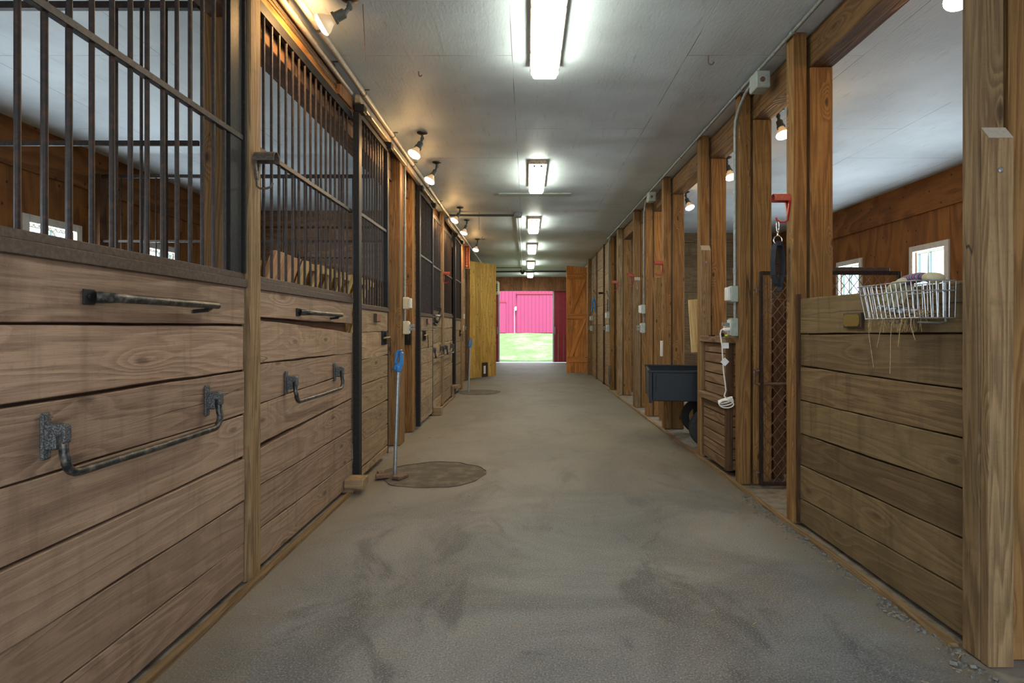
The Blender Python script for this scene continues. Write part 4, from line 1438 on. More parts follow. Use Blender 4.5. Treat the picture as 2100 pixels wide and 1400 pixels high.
def skinned(name, chains, mat, root=None, sub=2, part=None):
    """chains: list of [(x,y,z,r),...]; joined where coordinates match the first chain's points."""
    me = bpy.data.meshes.new(name)
    verts, edges, rad = [], [], []
    idx = {}
    for ch in chains:
        prev = None
        for (x, y, z, r) in ch:
            key = (round(x, 5), round(y, 5), round(z, 5))
            if key not in idx:
                idx[key] = len(verts)
                verts.append((x, y, z)); rad.append(r)
            if prev is not None and prev != idx[key]:
                edges.append((prev, idx[key]))
            prev = idx[key]
    off = Vector(root.location) if root else Vector((0, 0, 0))
    me.from_pydata([tuple(Vector(v) - off) for v in verts], edges, [])
    o = bpy.data.objects.new(name, me)
    C.objects.link(o)
    sk = o.modifiers.new('skin', 'SKIN')
    sk.use_smooth_shade = True
    for i, r in enumerate(rad):
        rr = r if isinstance(r, tuple) else (r, r)
        me.skin_vertices[0].data[i].radius = rr
    me.skin_vertices[0].data[0].use_root = True
    s = o.modifiers.new('sub', 'SUBSURF')
    s.levels = s.render_levels = sub
    me.materials.append(mat)
    if root: o.parent = root
    return o


# glove draped over the basket: fingers hang inside towards the aisle, cuff towards the wall
root = thing('work_glove', 'cream work glove with plaid back draped over the wire basket', 'glove', (1.65, 2.50, 1.42))
pal = (1.640, 2.50, 1.462)
fing = []
skinned('palm', [[(1.655, 2.42, 1.465, (0.040, 0.020)), (1.650, 2.46, 1.468, (0.046, 0.022)), (1.640, 2.51, 1.462, (0.046, 0.021)), (1.632, 2.545, 1.448, (0.042, 0.019))]], M['plaid'], root)
for k, (ox, ln, dr) in enumerate(((-0.036, 0.085, 0.075), (-0.012, 0.10, 0.095), (0.012, 0.095, 0.105), (0.036, 0.075, 0.085))):
    bx = 1.634 + ox
    skinned('finger', [[(bx, 2.535, 1.452, 0.0135), (bx - 0.004, 2.535 + ln * 0.45, 1.445 - dr * 0.25, 0.0135),
                        (bx - 0.008, 2.535 + ln * 0.72, 1.445 - dr * 0.70, 0.0128), (bx - 0.010, 2.535 + ln * 0.80, 1.445 - dr, 0.0105)]], M['leather'], root)
skinned('thumb', [[(1.606, 2.47, 1.458, 0.015), (1.590, 2.495, 1.452, 0.0155), (1.583, 2.515, 1.436, 0.0145), (1.582, 2.52, 1.416, 0.011)]], M['leather'], root)
skinned('cuff', [[(1.655, 2.425, 1.466, (0.041, 0.021)), (1.660, 2.39, 1.458, (0.047, 0.024)), (1.664, 2.365, 1.452, (0.050, 0.027))]], M['leather'], root)

# ------------------------------------------------------------------ strap on the near red bracket
root = thing('tether_strap', 'black webbing strap hanging from the near red bracket by a snap hook', 'strap', (1.63, 3.80, 1.95))
m = MB(); sx, sy = 1.628, 3.80
def ringpts(cx, cz, rx, rz, n=20):
    return [(cx + rx * math.cos(2 * math.pi * k / n), sy, cz + rz * math.sin(2 * math.pi * k / n)) for k in range(n)]
m.tube(ringpts(sx, 1.915, 0.009, 0.036), 0.0032, 6, closed=True)
m.lathe([(0.004, 0), (0.007, 0.006), (0.004, 0.016), (0.0075, 0.022), (0.004, 0.03)], (sx, sy, 1.852), None, 10)
m.build('snap_hook', M['chrome'], root, smooth=True)
m = MB().tube(ringpts(sx, 1.826, 0.027, 0.027, 26), 0.0035, 8, closed=True)
m.build('ring', M['chrome'], root, smooth=True)
m = MB()
def ribbon(m, pts, w, t):
    for (a, c) in zip(pts[:-1], pts[1:]):
        a, c = Vector(a), Vector(c)
        d = (c - a).normalized()
        wv = Vector((0.35, -0.93, 0)).normalized() * w / 2
        nv = d.cross(wv).normalized() * t / 2
        P = []
        for k in range(8):
            base = c if k & 4 else a
            P.append(base + (wv if k & 1 else -wv) + (nv if k & 2 else -nv))
        m.hexa(P, 2)
ribbon(m, [(sx - 0.012, sy, 1.805), (sx - 0.026, sy, 1.76), (sx - 0.032, sy, 1.68), (sx - 0.028, sy, 1.60), (sx - 0.010, sy, 1.545), (sx, sy, 1.53)], 0.045, 0.006)
ribbon(m, [(sx + 0.010, sy - 0.005, 1.81), (sx + 0.022, sy - 0.005, 1.76), (sx + 0.030, sy - 0.005, 1.68), (sx + 0.027, sy - 0.005, 1.60), (sx + 0.014, sy - 0.005, 1.54), (sx + 0.008, sy - 0.005, 1.495)], 0.045, 0.006)
m.build('webbing', M['strap'], root)
m = MB(); m.obox((sx, sy - 0.002, 1.80), (0.034, 0.05, 0.032)); m.build('sewn_end', M['strap'], root, bevel=0.004)


# ------------------------------------------------------------------ electrics
def electrics(x, y, s, ztop, label_s, label_o, label_c, cover='box_white', box='box_grey', bend=None, plug=False):
    """s: direction into the aisle (+1 for the left posts, -1 for the right)."""
    pts = [(x + s * 0.018, y, 1.20), (x + s * 0.018, y, ztop)]
    if bend: pts = pts[:-1] + bend
    root = thing('conduit', label_c, 'conduit', (x + s * 0.018, y, 1.3))
    MB().tube(pts, 0.0125, 10).build('conduit_tube', M['conduit'], root, smooth=True)
    for z in (1.72, 2.35):
        MB().lathe([(0.016, -0.02), (0.016, 0.02)], (x + s * 0.018, y, z), None, 10).build('coupling', M['conduit'], root, smooth=True)
    root = thing('switch_box', label_s, 'switch', (x, y, 1.53))
    m = MB(); m.box(*sorted((x + s * 0.002, x + s * 0.062)), y - 0.04, y + 0.04, 1.465, 1.595); m.build('box_body', M[box], root, bevel=0.006)
    m = MB(); m.box(*sorted((x + s * 0.062, x + s * 0.092)), y - 0.038, y + 0.038, 1.475, 1.585); m.build('cover', M[cover], root, bevel=0.006)
    root = thing('outlet_box', label_o, 'outlet', (x, y, 1.26))
    m = MB(); m.box(*sorted((x + s * 0.002, x + s * 0.062)), y - 0.04, y + 0.04, 1.19, 1.335); m.build('box_body', M[box], root, bevel=0.006)
    m = MB(); m.box(*sorted((x + s * 0.062, x + s * 0.072)), y - 0.036, y + 0.036, 1.20, 1.325); m.build('face_plate', M[cover], root, bevel=0.002)
    for z in (1.245, 1.285):
        m = MB(); m.obox((x + s * 0.10, y - 0.012, z), (0.05, 0.04, 0.028)); m.obox((x + s * 0.115, y - 0.032, z), (0.026, 0.004, 0.018))
        m.build('flap_cover', M['conduit'], root, bevel=0.008)


electrics(LF, 6.42, 1, 3.04, 'weatherproof switch box on the orange left post', 'outlet box with flap covers on the orange left post',
          'grey conduit running down the orange left post', 'box_white', 'cream')
electrics(RF, 4.735, -1, 2.9, 'weatherproof switch box on the right post above the chests', 'outlet box on the right post with a white cord plugged in',
          'grey conduit curving down the right post above the chests', bend=[(RF - 0.018, 4.735, 2.86), (RF - 0.018, 4.72, 2.93), (RF - 0.018, 4.64, 3.0), (RF - 0.02, 4.5, 3.06), (RF - 0.02, 4.38, 3.08)])
electrics(RF, 8.42, -1, 2.9, 'weatherproof switch box on the right post past the cart', 'outlet box with a black plug on the right post past the cart',
          'grey conduit curving down the right post past the cart', bend=[(RF - 0.018, 8.42, 2.86), (RF - 0.018, 8.40, 2.93), (RF - 0.018, 8.32, 3.02), (RF - 0.02, 8.1, 3.09)])
electrics(RF, 12.06, -1, 2.9, 'switch box on the last right post before the pale wall', 'outlet box on the last right post before the pale wall',
          'dark conduit down the last right post', bend=[(RF - 0.018, 12.06, 2.9), (RF - 0.018, 11.95, 3.05), (RF - 0.02, 11.8, 3.09)])
electrics(1.75, 15.5, -1, 2.9, 'switch box beside the orange barn door', 'outlet box beside the orange barn door', 'conduit beside the orange barn door')
electrics(-1.50, 13.2, 1, 2.9, 'switch box beside the yellow barn door', 'outlet box beside the yellow barn door', 'conduit beside the yellow barn door')
# long conduit under the ceiling on the right with two boxes
root = thing('conduit', 'grey conduit running along the ceiling edge above the right posts', 'conduit', (RF - 0.02, 4, 3.11))
MB().tube([(RF - 0.02, 0.5, 3.125), (RF - 0.02, 12.2, 3.125)], 0.0125, 10).build('conduit_tube', M['conduit'], root, smooth=True)
y = 1.0
while y < 12:
    MB().lathe([(0.017, -0.015), (0.017, 0.015)], (RF - 0.02, y, 3.125), frame_to((0, 1, 0)), 10).build('conduit_clip', M['conduit'], root, smooth=True)
    y += 0.9
for (y, lab) in ((4.27, 'grey junction box under the ceiling edge, nearest one on the right'), (8.0, 'small grey junction box under the ceiling edge past the cart')):
    root = thing('junction_box', lab, 'junction box', (RF - 0.02, y, 3.06))
    m = MB(); m.box(RF - 0.055, RF + 0.05, y - 0.07, y + 0.07, 2.985, 3.108); m.build('box_body', M['box_grey'], root, bevel=0.008)
    m = MB().lathe([(0.018, 0), (0.018, 0.006), (0.012, 0.006)], (RF - 0.01, y - 0.07, 3.04), frame_to((0, -1, 0)), 14); m.build('knockout', M['rust'], root)
# cord plugged in above the chests
root = thing('extension_cord', 'white cord with tags hanging from the outlet in front of the chests', 'cord', (1.60, 4.72, 1.24))
m = MB(); m.obox((1.60, 4.69, 1.245), (0.055, 0.03, 0.028)); m.build('plug', M['white_cord'], root, bevel=0.007)
pts = [(1.575, 4.69, 1.245), (1.555, 4.69, 1.24), (1.548, 4.69, 1.21), (1.565, 4.70, 1.12), (1.575, 4.71, 1.0), (1.585, 4.72, 0.90), (1.60, 4.73, 0.82), (1.61, 4.74, 0.75), (1.60, 4.75, 0.705), (1.64, 4.75, 0.66)]
MB().tube(pts, 0.0055, 8).build('cable', M['white_cord'], root, smooth=True)
m = MB()
for k in range(4):
    n = 22
    P = [(1.615 + 0.058 * math.cos(2 * math.pi * j / n), 4.74 + 0.01 * k, 0.64 + 0.012 * k + (0.030 - 0.004 * k) * math.sin(2 * math.pi * j / n + 0.4 * k)) for j in range(n)]
    m.tube(P, 0.0052, 6, closed=True)
m.build('coil', M['white_cord'], root, smooth=True)
m = MB(); m.obox((1.592, 4.70, 1.115), (0.055, 0.002, 0.045)); m.build('tag', M['paper'], root)
m = MB(); m.obox((1.588, 4.70, 0.985), (0.05, 0.002, 0.05), Matrix.Rotation(0.75, 3, 'Y')); m.build('tag', M['paper'], root)


# ------------------------------------------------------------------ stacked slatted chests
def chest(z0, z1, label, lid, inset=0.0):
    root = thing('wooden_chest', label, 'chest', (1.95, 5.33, z0))
    x0, x1, y0, y1 = 1.70 + inset, 2.2, 4.98 + inset, 5.67
    n = max(3, round((z1 - z0) / 0.095))
    h = (z1 - z0) / n
    m = MB()
    m.box(x0 + 0.02, x1 - 0.02, y0 + 0.02, y1 - 0.02, z0, z1)
    m.build('carcass', M['dark_wood'], root)
    m = MB()
    for k in range(n):
        m.box(x0 + 0.002, x0 + 0.02, y0 + 0.05, y1 - 0.03, z0 + k * h + 0.005, z0 + (k + 1) * h - 0.005, g=1)
        m.box(x0 + 0.05, x1, y0 + 0.002, y0 + 0.02, z0 + k * h + 0.005, z0 + (k + 1) * h - 0.005, g=0)
    m.build('slats', M['chest'], root, bevel=0.003)
    m = MB(); m.box(x0 - 0.004, x0 + 0.05, y0 - 0.004, y0 + 0.05, z0, z1, g=2); m.build('corner_post', M['dark_wood'], root, bevel=0.003)
    m = MB(); m.box(x0 - 0.004, x0 + 0.03, y1 - 0.03, y1, z0, z1, g=2); m.build('corner_post', M['dark_wood'], root, bevel=0.003)
    m = MB(); m.box(x0 - 0.035, x1 + 0.02, y0 - 0.03, y1 + 0.02, z1, z1 + lid, g=1)
    m.build('lid', M['chest'], root, bevel=0.006)
    return root


chest(0.04, 0.595, 'slatted wooden chest on the floor between right posts, under a second one', 0.06)
chest(0.657, 1.125, 'slatted wooden chest stacked on top of another between right posts', 0.058, 0.012)
ztop = 1.183
root = thing('hand_tool', 'lime green hand tool lying on the upper chest under the outlet', 'tool', (1.73, 5.0, ztop))
m = MB(); m.box(1.60 + .09, 1.83, 4.975, 5.01, ztop, ztop + 0.018); m.build('grip', M['lime'], root, bevel=0.007)
m = MB(); m.box(1.675, 1.705, 5.05, 5.10, ztop, ztop + 0.03); m.build('jaw', M['black_metal'], root, bevel=0.006)
m = MB(); m.box(1.68, 1.72, 5.35, 5.42, ztop, ztop + 0.012)
tag(m.build('flat_tool', M['black_metal'], None, bevel=0.003), 'small dark flat object lying on the upper chest lid', 'tool')
m = MB().lathe([(0.05, 0), (0.052, 0.06), (0.045, 0.10), (0.02, 0.125)], (1.80, 5.22, ztop), None, 18)
tag(m.build('plastic_dome', M['copper'], None, smooth=True), 'rounded pinkish container on the upper chest behind the outlet', 'container')

# ------------------------------------------------------------------ dump cart
root = thing('dump_cart', 'dark blue-black dump cart parked between right posts, nose in the aisle', 'cart', (1.9, 6.7, 0))
ang = math.radians(-9.4)
RZ = Matrix.Rotation(ang, 3, 'Z')
cx, cy = 1.29, 6.20
def cp(u, v, z):  # u along the cart (into the bay), v across
    p = RZ @ Vector((u, v, 0))
    return (cx + p.x, cy + p.y, z)
W_, L_, zb, zt = 0.98, 1.25, 0.486, 0.79
t = 0.012
m = MB()
def panel(m, corners, th):
    m.hexa(corners, 0)
def slab(m, u0, u1, v0, v1, z0, z1, tap=0.0):
    P = []
    for k in range(8):
        P.append(cp((u1 if k & 1 else u0) + (0), (v1 if k & 2 else v0), z1 if k & 4 else z0))
    m.hexa(P, 0)
slab(m, 0.04, L_, 0.0, t, zb, zt)
slab(m, 0.04, L_, W_ - t, W_, zb, zt)
slab(m, L_ - t, L_, 0.0, W_, zb, zt)
slab(m, 0.04, L_, 0.0, W_, zb, zb + t)
tubo = m.build('tub', M['cart'], root, bevel=0.004)
m = MB(); slab(m, -0.01, L_, -0.018, 0.014, zt - 0.004, zt + 0.022); slab(m, -0.01, L_, W_ - 0.014, W_ + 0.018, zt - 0.004, zt + 0.022)
slab(m, L_ - 0.02, L_ + 0.014, 0, W_, zt - 0.004, zt + 0.022)
m.build('rim', M['cart'], root, bevel=0.005)
m = MB(); slab(m, 0.0, 0.035, -0.012, 0.03, zb - 0.02, zt + 0.02); slab(m, 0.0, 0.035, W_ - 0.03, W_ + 0.012, zb - 0.02, zt + 0.02); slab(m, 0.005, 0.03, 0.02, W_ - 0.02, zb, zt + 0.01)
slab(m, 0.07, 0.078, -0.006, 0.0, zb + 0.1, zt - 0.03)
m.build('tailgate', M['cart'], root, bevel=0.004)
for v in (0.06, W_ - 0.06):
    c = cp(0.62, v, 0.205)
    Mw = frame_to(RZ @ Vector((0, -1, 0)))
    m = MB().lathe([(0.115, -0.045), (0.15, -0.055), (0.19, -0.045), (0.205, -0.02), (0.205, 0.02), (0.19, 0.045), (0.15, 0.055), (0.115, 0.045)], c, Mw, 36, False, False)
    w = m.build('wheel', M['rubber'], root, smooth=True)
    m = MB().lathe([(0.118, 0.045), (0.112, 0.03), (0.09, 0.012), (0.03, 0.012), (0.028, 0.05), (0.0, 0.052)], c, Mw, 28, True, False)
    h = m.build('rim_disc', M['hub'], root, smooth=True)
m = MB(); m.tube([cp(0.62, 0.05, 0.205), cp(0.62, W_ - 0.05, 0.205)], 0.014, 8)
slab(m, 0.55, 0.60, 0.12, 0.16, 0.2, zb); slab(m, 0.55, 0.60, W_ - 0.16, W_ - 0.12, 0.2, zb)
m.build('axle', M['black_metal'], root)

# boards leaning in the cart bay
m = MB(); m.obox((1.78, 6.22, 1.28), (0.10, 0.03, 0.56), Matrix.Rotation(math.radians(-3.5), 3, 'Y'), g=2)
m2 = m
root = thing('hanging_board', 'pale pine board end hung by a chain hook beside the right post above the cart', 'board', (1.78, 6.22, 1.0))
m.build('board', M['pale_pine'], root, bevel=0.004)
m = MB(); m.tube([(1.84, 5.905, 1.60), (1.82, 6.05, 1.60), (1.80, 6.18, 1.58), (1.825, 6.18, 1.585), (1.835, 6.18, 1.56), (1.825, 6.18, 1.50), (1.822, 6.18, 1.42)], 0.006, 6)
m.build('chain_hook', M['conduit'], root, smooth=True)
m = MB(); m.obox((1.815, 7.95, 0.98), (0.13, 0.03, 1.94), Matrix.Rotation(math.radians(-2.5), 3, 'Y'), g=2)
tag(m.build('leaning_plank', M['post'], None, bevel=0.004), 'brown plank leaning upright in the bay behind the cart', 'board')
m = MB(); m.obox((1.80, 6.60, 1.02), (0.035, 0.02, 0.36), Matrix.Rotation(0.0, 3, 'Y'), g=2)
m = MB(); m.box(1.672, 1.702, 7.32, 7.36, 0.905, 1.10, g=2)
tag(m.build('pale_stick', M['white_paint'], None, bevel=0.003), 'short pale stick fixed to the right post above the cart', 'stick')
m = MB()
for k in range(3):
    n = 20
    m.tube([(1.692, 12.0 + 0.03 * k + 0.07 * math.cos(2 * math.pi * j / n), 0.30 + 0.19 * math.sin(2 * math.pi * j / n)) for j in range(n)], 0.009, 6, closed=True)
tag(m.build('hose_coil', M['iron'], None, smooth=True), 'thin coiled line hanging low on the last right posts', 'hose')
m = MB(); m.box(2.55, 2.72, 11.57, 11.60, 1.60, 1.80)
tag(m.build('dark_plate', M['black_metal'], None, bevel=0.004), 'square black plate on the cross wall of the right bays', 'plate')

# hanging tools by the right barn door
root = thing('hanging_tool', 'blue-handled tool hanging on the pale right wall near the orange barn door', 'tool', (1.70, 14.9, 1.9))
m = MB(); m.tube([(1.70, 14.9, 2.05), (1.66, 14.9, 2.16), (1.70, 14.9, 2.22), (1.735, 14.9, 2.14)], 0.014, 6); m.build('jaw', M['brass'], root, smooth=True)
for s in (-1, 1):
    m = MB(); m.tube([(1.70, 14.9, 2.06), (1.695 + 0.03 * s, 14.9, 1.92), (1.69 + 0.045 * s, 14.9, 1.68)], [0.012, 0.018, 0.02], 8); m.build('handle', M['blue'], root, smooth=True)
m = MB(); m.tube([(1.75, 13.28, 2.06), (1.62, 13.28, 2.06)], 0.022, 8)
tag(m.build('peg', M['black_metal'], None, smooth=True), 'short black peg on the pale right wall', 'peg')
root = thing('hanging_tool', 'slim black pointed tool hung above the far right switch box', 'tool', (1.63, 12.4, 1.75))
m = MB(); m.tube([(1.725, 12.4, 1.62), (1.725, 12.4, 1.88)], 0.028, 10); m.build('body', M['black_metal'], root, smooth=True)
m = MB(); m.tube([(1.725, 12.4, 1.88), (1.69, 12.4, 2.06)], 0.007, 6); m.build('tip', M['black_metal'], root, smooth=True)
for (y, k) in ((13.2, 0), (14.6, 1)):
    m = MB(); m.box(1.715, 1.749, y - 0.03, y + 0.03, 0, H - 0.001, g=2)
    tag(m.build('batten', M['dark_wood'], None, bevel=0.004), ['dark upright batten on the pale right wall, nearer one', 'dark upright batten on the pale right wall, farther one'][k], 'batten')
m = MB(); m.box(1.66, 1.749, 15.88, 16.05, 0, H - 0.001, g=2)
tag(m.build('timber_post', M['post'], None, bevel=0.004), 'reddish post the orange barn door hangs from', 'post')
m = MB(); m.box(-1.499, -1.44, 14.2, 14.38, 0, H - 0.001, g=2)
tag(m.build('timber_post', M['dark_wood'], None, bevel=0.004), 'dark post the yellow barn door hangs from', 'post')

# ------------------------------------------------------------------ barn doors at the far end
root = bpy.data.objects.new('door_3', None); root.location = (-1.16, 14.85, 0); C.objects.link(root)
tag(root, 'yellow knotty pine barn door swung open at the left of the aisle', None, None, 'structure')
A, B = Vector((-1.44, 14.42)), Vector((-0.84, 15.30))
d = (B - A).normalized(); nrm = Vector((d.y, -d.x)) * 0.035
m = MB(); n = 5
for k in range(n):
    a = A.lerp(B, k / n) + d * 0.002; c = A.lerp(B, (k + 1) / n) - d * 0.002
    P = []
    for q in range(8):
        p = (c if q & 1 else a) + (nrm * 0 if q & 2 else -(-nrm))
        P.append((p.x, p.y, 2.92 if q & 4 else 0.03))
    m.hexa(P, 2)
m.build('door_boards', M['door_pine'], root)
m = MB()
for z in (0.3, 1.5, 2.6):
    P = []
    for q in range(8):
        p = (B if q & 1 else A) + (-nrm * 0.8 if q & 2 else nrm * 0)
        P.append((p.x, p.y, z + (0.12 if q & 4 else 0)))
    m.hexa(P, 0)
m.build('door_ledges', M['door_pine'], root)
fc = A.lerp(B, 0.55) + nrm
dM = Matrix(((d.x, nrm.x / 0.035, 0), (d.y, nrm.y / 0.035, 0), (0, 0, 1)))
m = MB()
for (u, z, w, h) in ((-0.10, 0.19, 0.03, 0.36), (0.10, 0.19, 0.03, 0.36), (0, 0.36, 0.22, 0.03), (0, 0.025, 0.22, 0.03)):
    m.obox((fc.x + d.x * u, fc.y + d.y * u, z + 0.02), (w, 0.03, h), dM)
m.build('flap_frame', M['plaque'], root)
m = MB(); m.obox((fc.x, fc.y, 0.21), (0.17, 0.008, 0.31), dM); m.build('pet_flap', M['plaque'], root)
m = MB(); m.obox((fc.x, fc.y - 0.008, 0.21), (0.075, 0.01, 0.20), dM); m.build('flap_card', M['paper'], root)
m = MB(); e = B + nrm; m.tube([(e.x - 0.05, e.y - 0.02, 1.02), (e.x + 0.03, e.y + 0.02, 1.02)], 0.012, 6); m.build('bolt', M['black_metal'], root)

root = bpy.data.objects.new('door_4', None); root.location = (1.36, 16.2, 0); C.objects.link(root)
tag(root, 'orange stained braced barn door swung open at the right of the aisle', None, None, 'structure')
m = MB(); n = 5
x0, x1, yd = 1.085, 1.655, 16.2
for k in range(n):
    m.box(x0 + (x1 - x0) * k / n + 0.002, x0 + (x1 - x0) * (k + 1) / n - 0.002, yd, yd + 0.035, 0.03, 2.99 - 0.01 * k, g=2)
m.build('door_boards', M['door_orange'], root, bevel=0.003)
m = MB()
for z in (0.33, 1.52, 2.63):
    m.box(x0 + 0.02, x1, yd - 0.03, yd, z, z + 0.15, g=0)
m.build('door_ledges', M['door_orange'], root, bevel=0.004)
m = MB()
for (za, zc) in ((0.48, 1.52), (1.67, 2.63)):
    P = []
    for q in range(8):
        top = q & 4
        xx = (x1 - 0.13 if top else x0 + 0.05) + (0.12 if q & 1 else 0)
        P.append((xx, yd if q & 2 else yd - 0.03, zc if top else za))
    m.hexa(P, 2)
m.build('door_braces', M['door_orange'], root, bevel=0.004)
m = MB(); m.box(x0 + 0.03, x0 + 0.07, yd - 0.03, yd, 1.18, 1.30); m.tube([(x0 + 0.05, yd - 0.03, 1.25), (x0 + 0.05, yd - 0.07, 1.25), (x0 + 0.05, yd - 0.07, 1.2)], 0.01, 6)
m.build('door_latch', M['brass'], root)

# cream wall unit beside the far doorway
root = thing('wall_unit', 'cream wall unit with dark grille at the top left of the far doorway', 'wall unit', (-1.2, 21.4, 2.5))
m = MB(); m.box(-1.40, -1.01, 21.15, 21.49, 2.50, 2.98); m.build('casing', M['cream'], root, bevel=0.05)
m = MB(); m.box(-1.33, -1.07, 21.12, 21.15, 2.58, 2.90); m.build('grille', M['black_metal'], root, bevel=0.02)
for k in range(5):
    m = MB(); m.box(-1.35, -1.05, 21.105, 21.12, 2.60 + 0.065 * k, 2.615 + 0.065 * k); m.build('louvre', M['cream'], root)

# red vertical sign
root = thing('hanging_sign', 'tall narrow red sign with a cream arrow, projecting from the left posts', 'sign', (-1.30, 12.62, 2.8))
m = MB(); m.box(-1.37, -1.24, 12.60, 12.63, 2.545, 3.055); m.build('sign_edge', M['sign_cream'], root, bevel=0.003)
m = MB(); m.box(-1.349, -1.247, 12.592, 12.60, 2.56, 3.04); m.build('sign_face', M['sign_red'], root)


def text_mesh(body, size, loc, rot, mat, root, name='lettering'):
    cu = bpy.data.curves.new(name, 'FONT')
    cu.body = body
    cu.size = size
    cu.extrude = 0.001
    cu.align_x = 'CENTER'
    cu.align_y = 'CENTER'
    tmp = bpy.data.objects.new(name, cu)
    C.objects.link(tmp)
    dg = bpy.context.evaluated_depsgraph_get()
    me = bpy.data.meshes.new_from_object(tmp.evaluated_get(dg))
    bpy.data.objects.remove(tmp)
    o = bpy.data.objects.new(name, me)
    C.objects.link(o)
    me.materials.clear()
    me.materials.append(mat)
    o.parent = root
    o.location = Vector(loc) - Vector(root.location)
    o.rotation_euler = rot
    return o


text_mesh('FIRE EXTINGUISHER', 0.040, (-1.298, 12.590, 2.815), (math.radians(90), math.radians(90), 0), M['sign_cream'], root)
m = MB(); m.prism([(-1.298, 2.575), (-1.268, 2.61), (-1.288, 2.61), (-1.288, 2.63), (-1.308, 2.63), (-1.308, 2.61), (-1.328, 2.61)], 12.589, 12.591, Matrix(((1, 0, 0), (0, 0, 1), (0, 1, 0))))
m.build('arrow', M['sign_cream'], root)

# ------------------------------------------------------------------ ceiling lamps
root = None
FY = [3.0, 6.57, 9.86, 12.9, 16.25, 19.4]
flabels = ['fluorescent ceiling light nearest the camera, cut by the top of the picture', 'second fluorescent ceiling light down the aisle',
           'third fluorescent ceiling light down the aisle', 'fourth fluorescent ceiling light down the aisle',
           'fifth fluorescent ceiling light down the aisle', 'last fluorescent ceiling light before the far doorway']
lx = 0.125
proto = None
for k, y in enumerate(FY):
    if proto is None:
        root = thing('fluorescent_light', flabels[0], 'ceiling light', (0, 0, H), 'fluorescent lights down the middle of the ceiling')
        m = MB()
        pr = [(-0.085, 0.0), (0.085, 0.0), (0.106, -0.03), (0.106, -0.052), (-0.106, -0.052), (-0.106, -0.03)]
        m.prism(pr, 0.0, 1.22, Matrix(((1, 0, 0), (0, 0, 1), (0, 1, 0))), (0, 0, H))
        m.build('housing', M['lamp_end'], root, bevel=0.004)
        m = MB()
        pr = [(-0.085, -0.048), (0.085, -0.048), (0.090, -0.075), (0.080, -0.105), (-0.080, -0.105), (-0.090, -0.075)]
        m.prism(pr, 0.01, 1.21, Matrix(((1, 0, 0), (0, 0, 1), (0, 1, 0))), (0, 0, H))
        m.build('lens', M['lens'], root, bevel=0.006)
        for yy in (0.06, 0.35, 0.9, 1.17):
            for s in (-1, 1):
                m = MB(); m.box(s * 0.094 - 0.005, s * 0.094 + 0.005, yy, yy + 0.025, H - 0.085, H - 0.035)
                m.build('lens_clip', M['lamp_end'], root)
        for s in (-1, 1):
            m = MB().lathe([(0.014, 0), (0.014, 0.004)], (s * 0.04, 0.012, H - 0.072), frame_to((0, -1, 0)), 14)
            m.build('end_socket', M['conduit'], root)
        root.location = (lx, y, H)
        proto = root
    else:
        dup(proto, (lx - 0.004 * k, y, H), flabels[k], None, 'fluorescent lights down the middle of the ceiling')


def spot(x, y, d, label, group, ln=0.13):
    root = thing('spot_lamp', label, 'lamp', (x, y, H), group)
    d = Vector(d).normalized()
    m = MB().lathe([(0.052, 0.0), (0.050, -0.010), (0.022, -0.022), (0.012, -0.024)], (x, y, H), None, 20)
    m.build('mount_plate', M['mount'], root, smooth=True)
    k0 = Vector((x, y, H - 0.02)); k1 = k0 + Vector((0, 0, -0.035)); k2 = k1 + d * 0.03 + Vector((0, 0, -0.018))
    m = MB().tube([k0, k1, k2], 0.013, 10)
    m.lathe([(0.0, -0.016), (0.016, -0.010), (0.017, 0.0), (0.016, 0.010), (0.0, 0.016)], k1, frame_to(d.cross(Vector((0, 0, 1))) + Vector((1e-4, 0, 0))), 12)
    m.build('swivel', M['socket'], root, smooth=True)
    F = frame_to(d)
    m = MB().lathe([(0.015, -0.005), (0.027, 0.004), (0.029, 0.055), (0.035, 0.058), (0.035, 0.072), (0.028, 0.072)], k2, F, 20)
    m.build('socket', M['socket'], root, smooth=True)
    b0 = k2 + d * 0.07
    m = MB()
    m.lathe([(0.024, 0.0), (0.026, 0.012), (0.034, 0.028), (0.050, 0.048), (0.0585, 0.066), (0.060, 0.075)], b0, F, 28, False, False)
    bl = m.build('bulb', M['bulb_glass'], root, smooth=True)
    m = MB().lathe([(0.060, 0.075), (0.0585, 0.083), (0.048, 0.092), (0.028, 0.098), (0.0, 0.100)], b0, F, 28, False, False)
    m.build('bulb_face', M['bulb_face'], bl, smooth=True)
    return root


G1, G2 = 'spot lamps along the left of the ceiling', 'spot lamps over the right bays'
spot(-1.02, 3.36, (-0.80, -0.05, -0.45), 'reflector spot lamp on the ceiling nearest the camera, aimed at the left fascia', G1)
spot(-1.016, 5.67, (-0.38, -0.30, -0.85), 'second reflector spot lamp along the left of the ceiling', G1)
spot(-1.028, 6.67, (-0.42, -0.25, -0.82), 'third reflector spot lamp along the left of the ceiling', G1)
spot(-1.05, 9.16, (-0.45, -0.30, -0.80), 'reflector spot lamp beside the dark cross conduit on the ceiling', G1)
spot(-1.05, 10.2, (-0.28, -0.20, -0.92), 'reflector spot lamp just beyond the dark cross conduit', G1)
spot(-1.05, 12.4, (-0.20, -0.30, -0.92), 'farthest reflector spot lamp, in front of the yellow barn door', G1)
spot(2.24, 3.02, (-0.30, -0.25, -0.90), 'reflector spot lamp at the top edge beside the nearest right post', G2)
spot(2.18, 5.08, (0.10, -0.35, -0.92), 'reflector spot lamp seen between the conduit post and strap post', G2)
spot(2.21, 6.48, (0.15, -0.35, -0.92), 'reflector spot lamp seen beside the conduit, second in the right bays', G2)
spot(2.20, 8.11, (0.22, -0.35, -0.90), 'reflector spot lamp farthest in the right bays', G2)

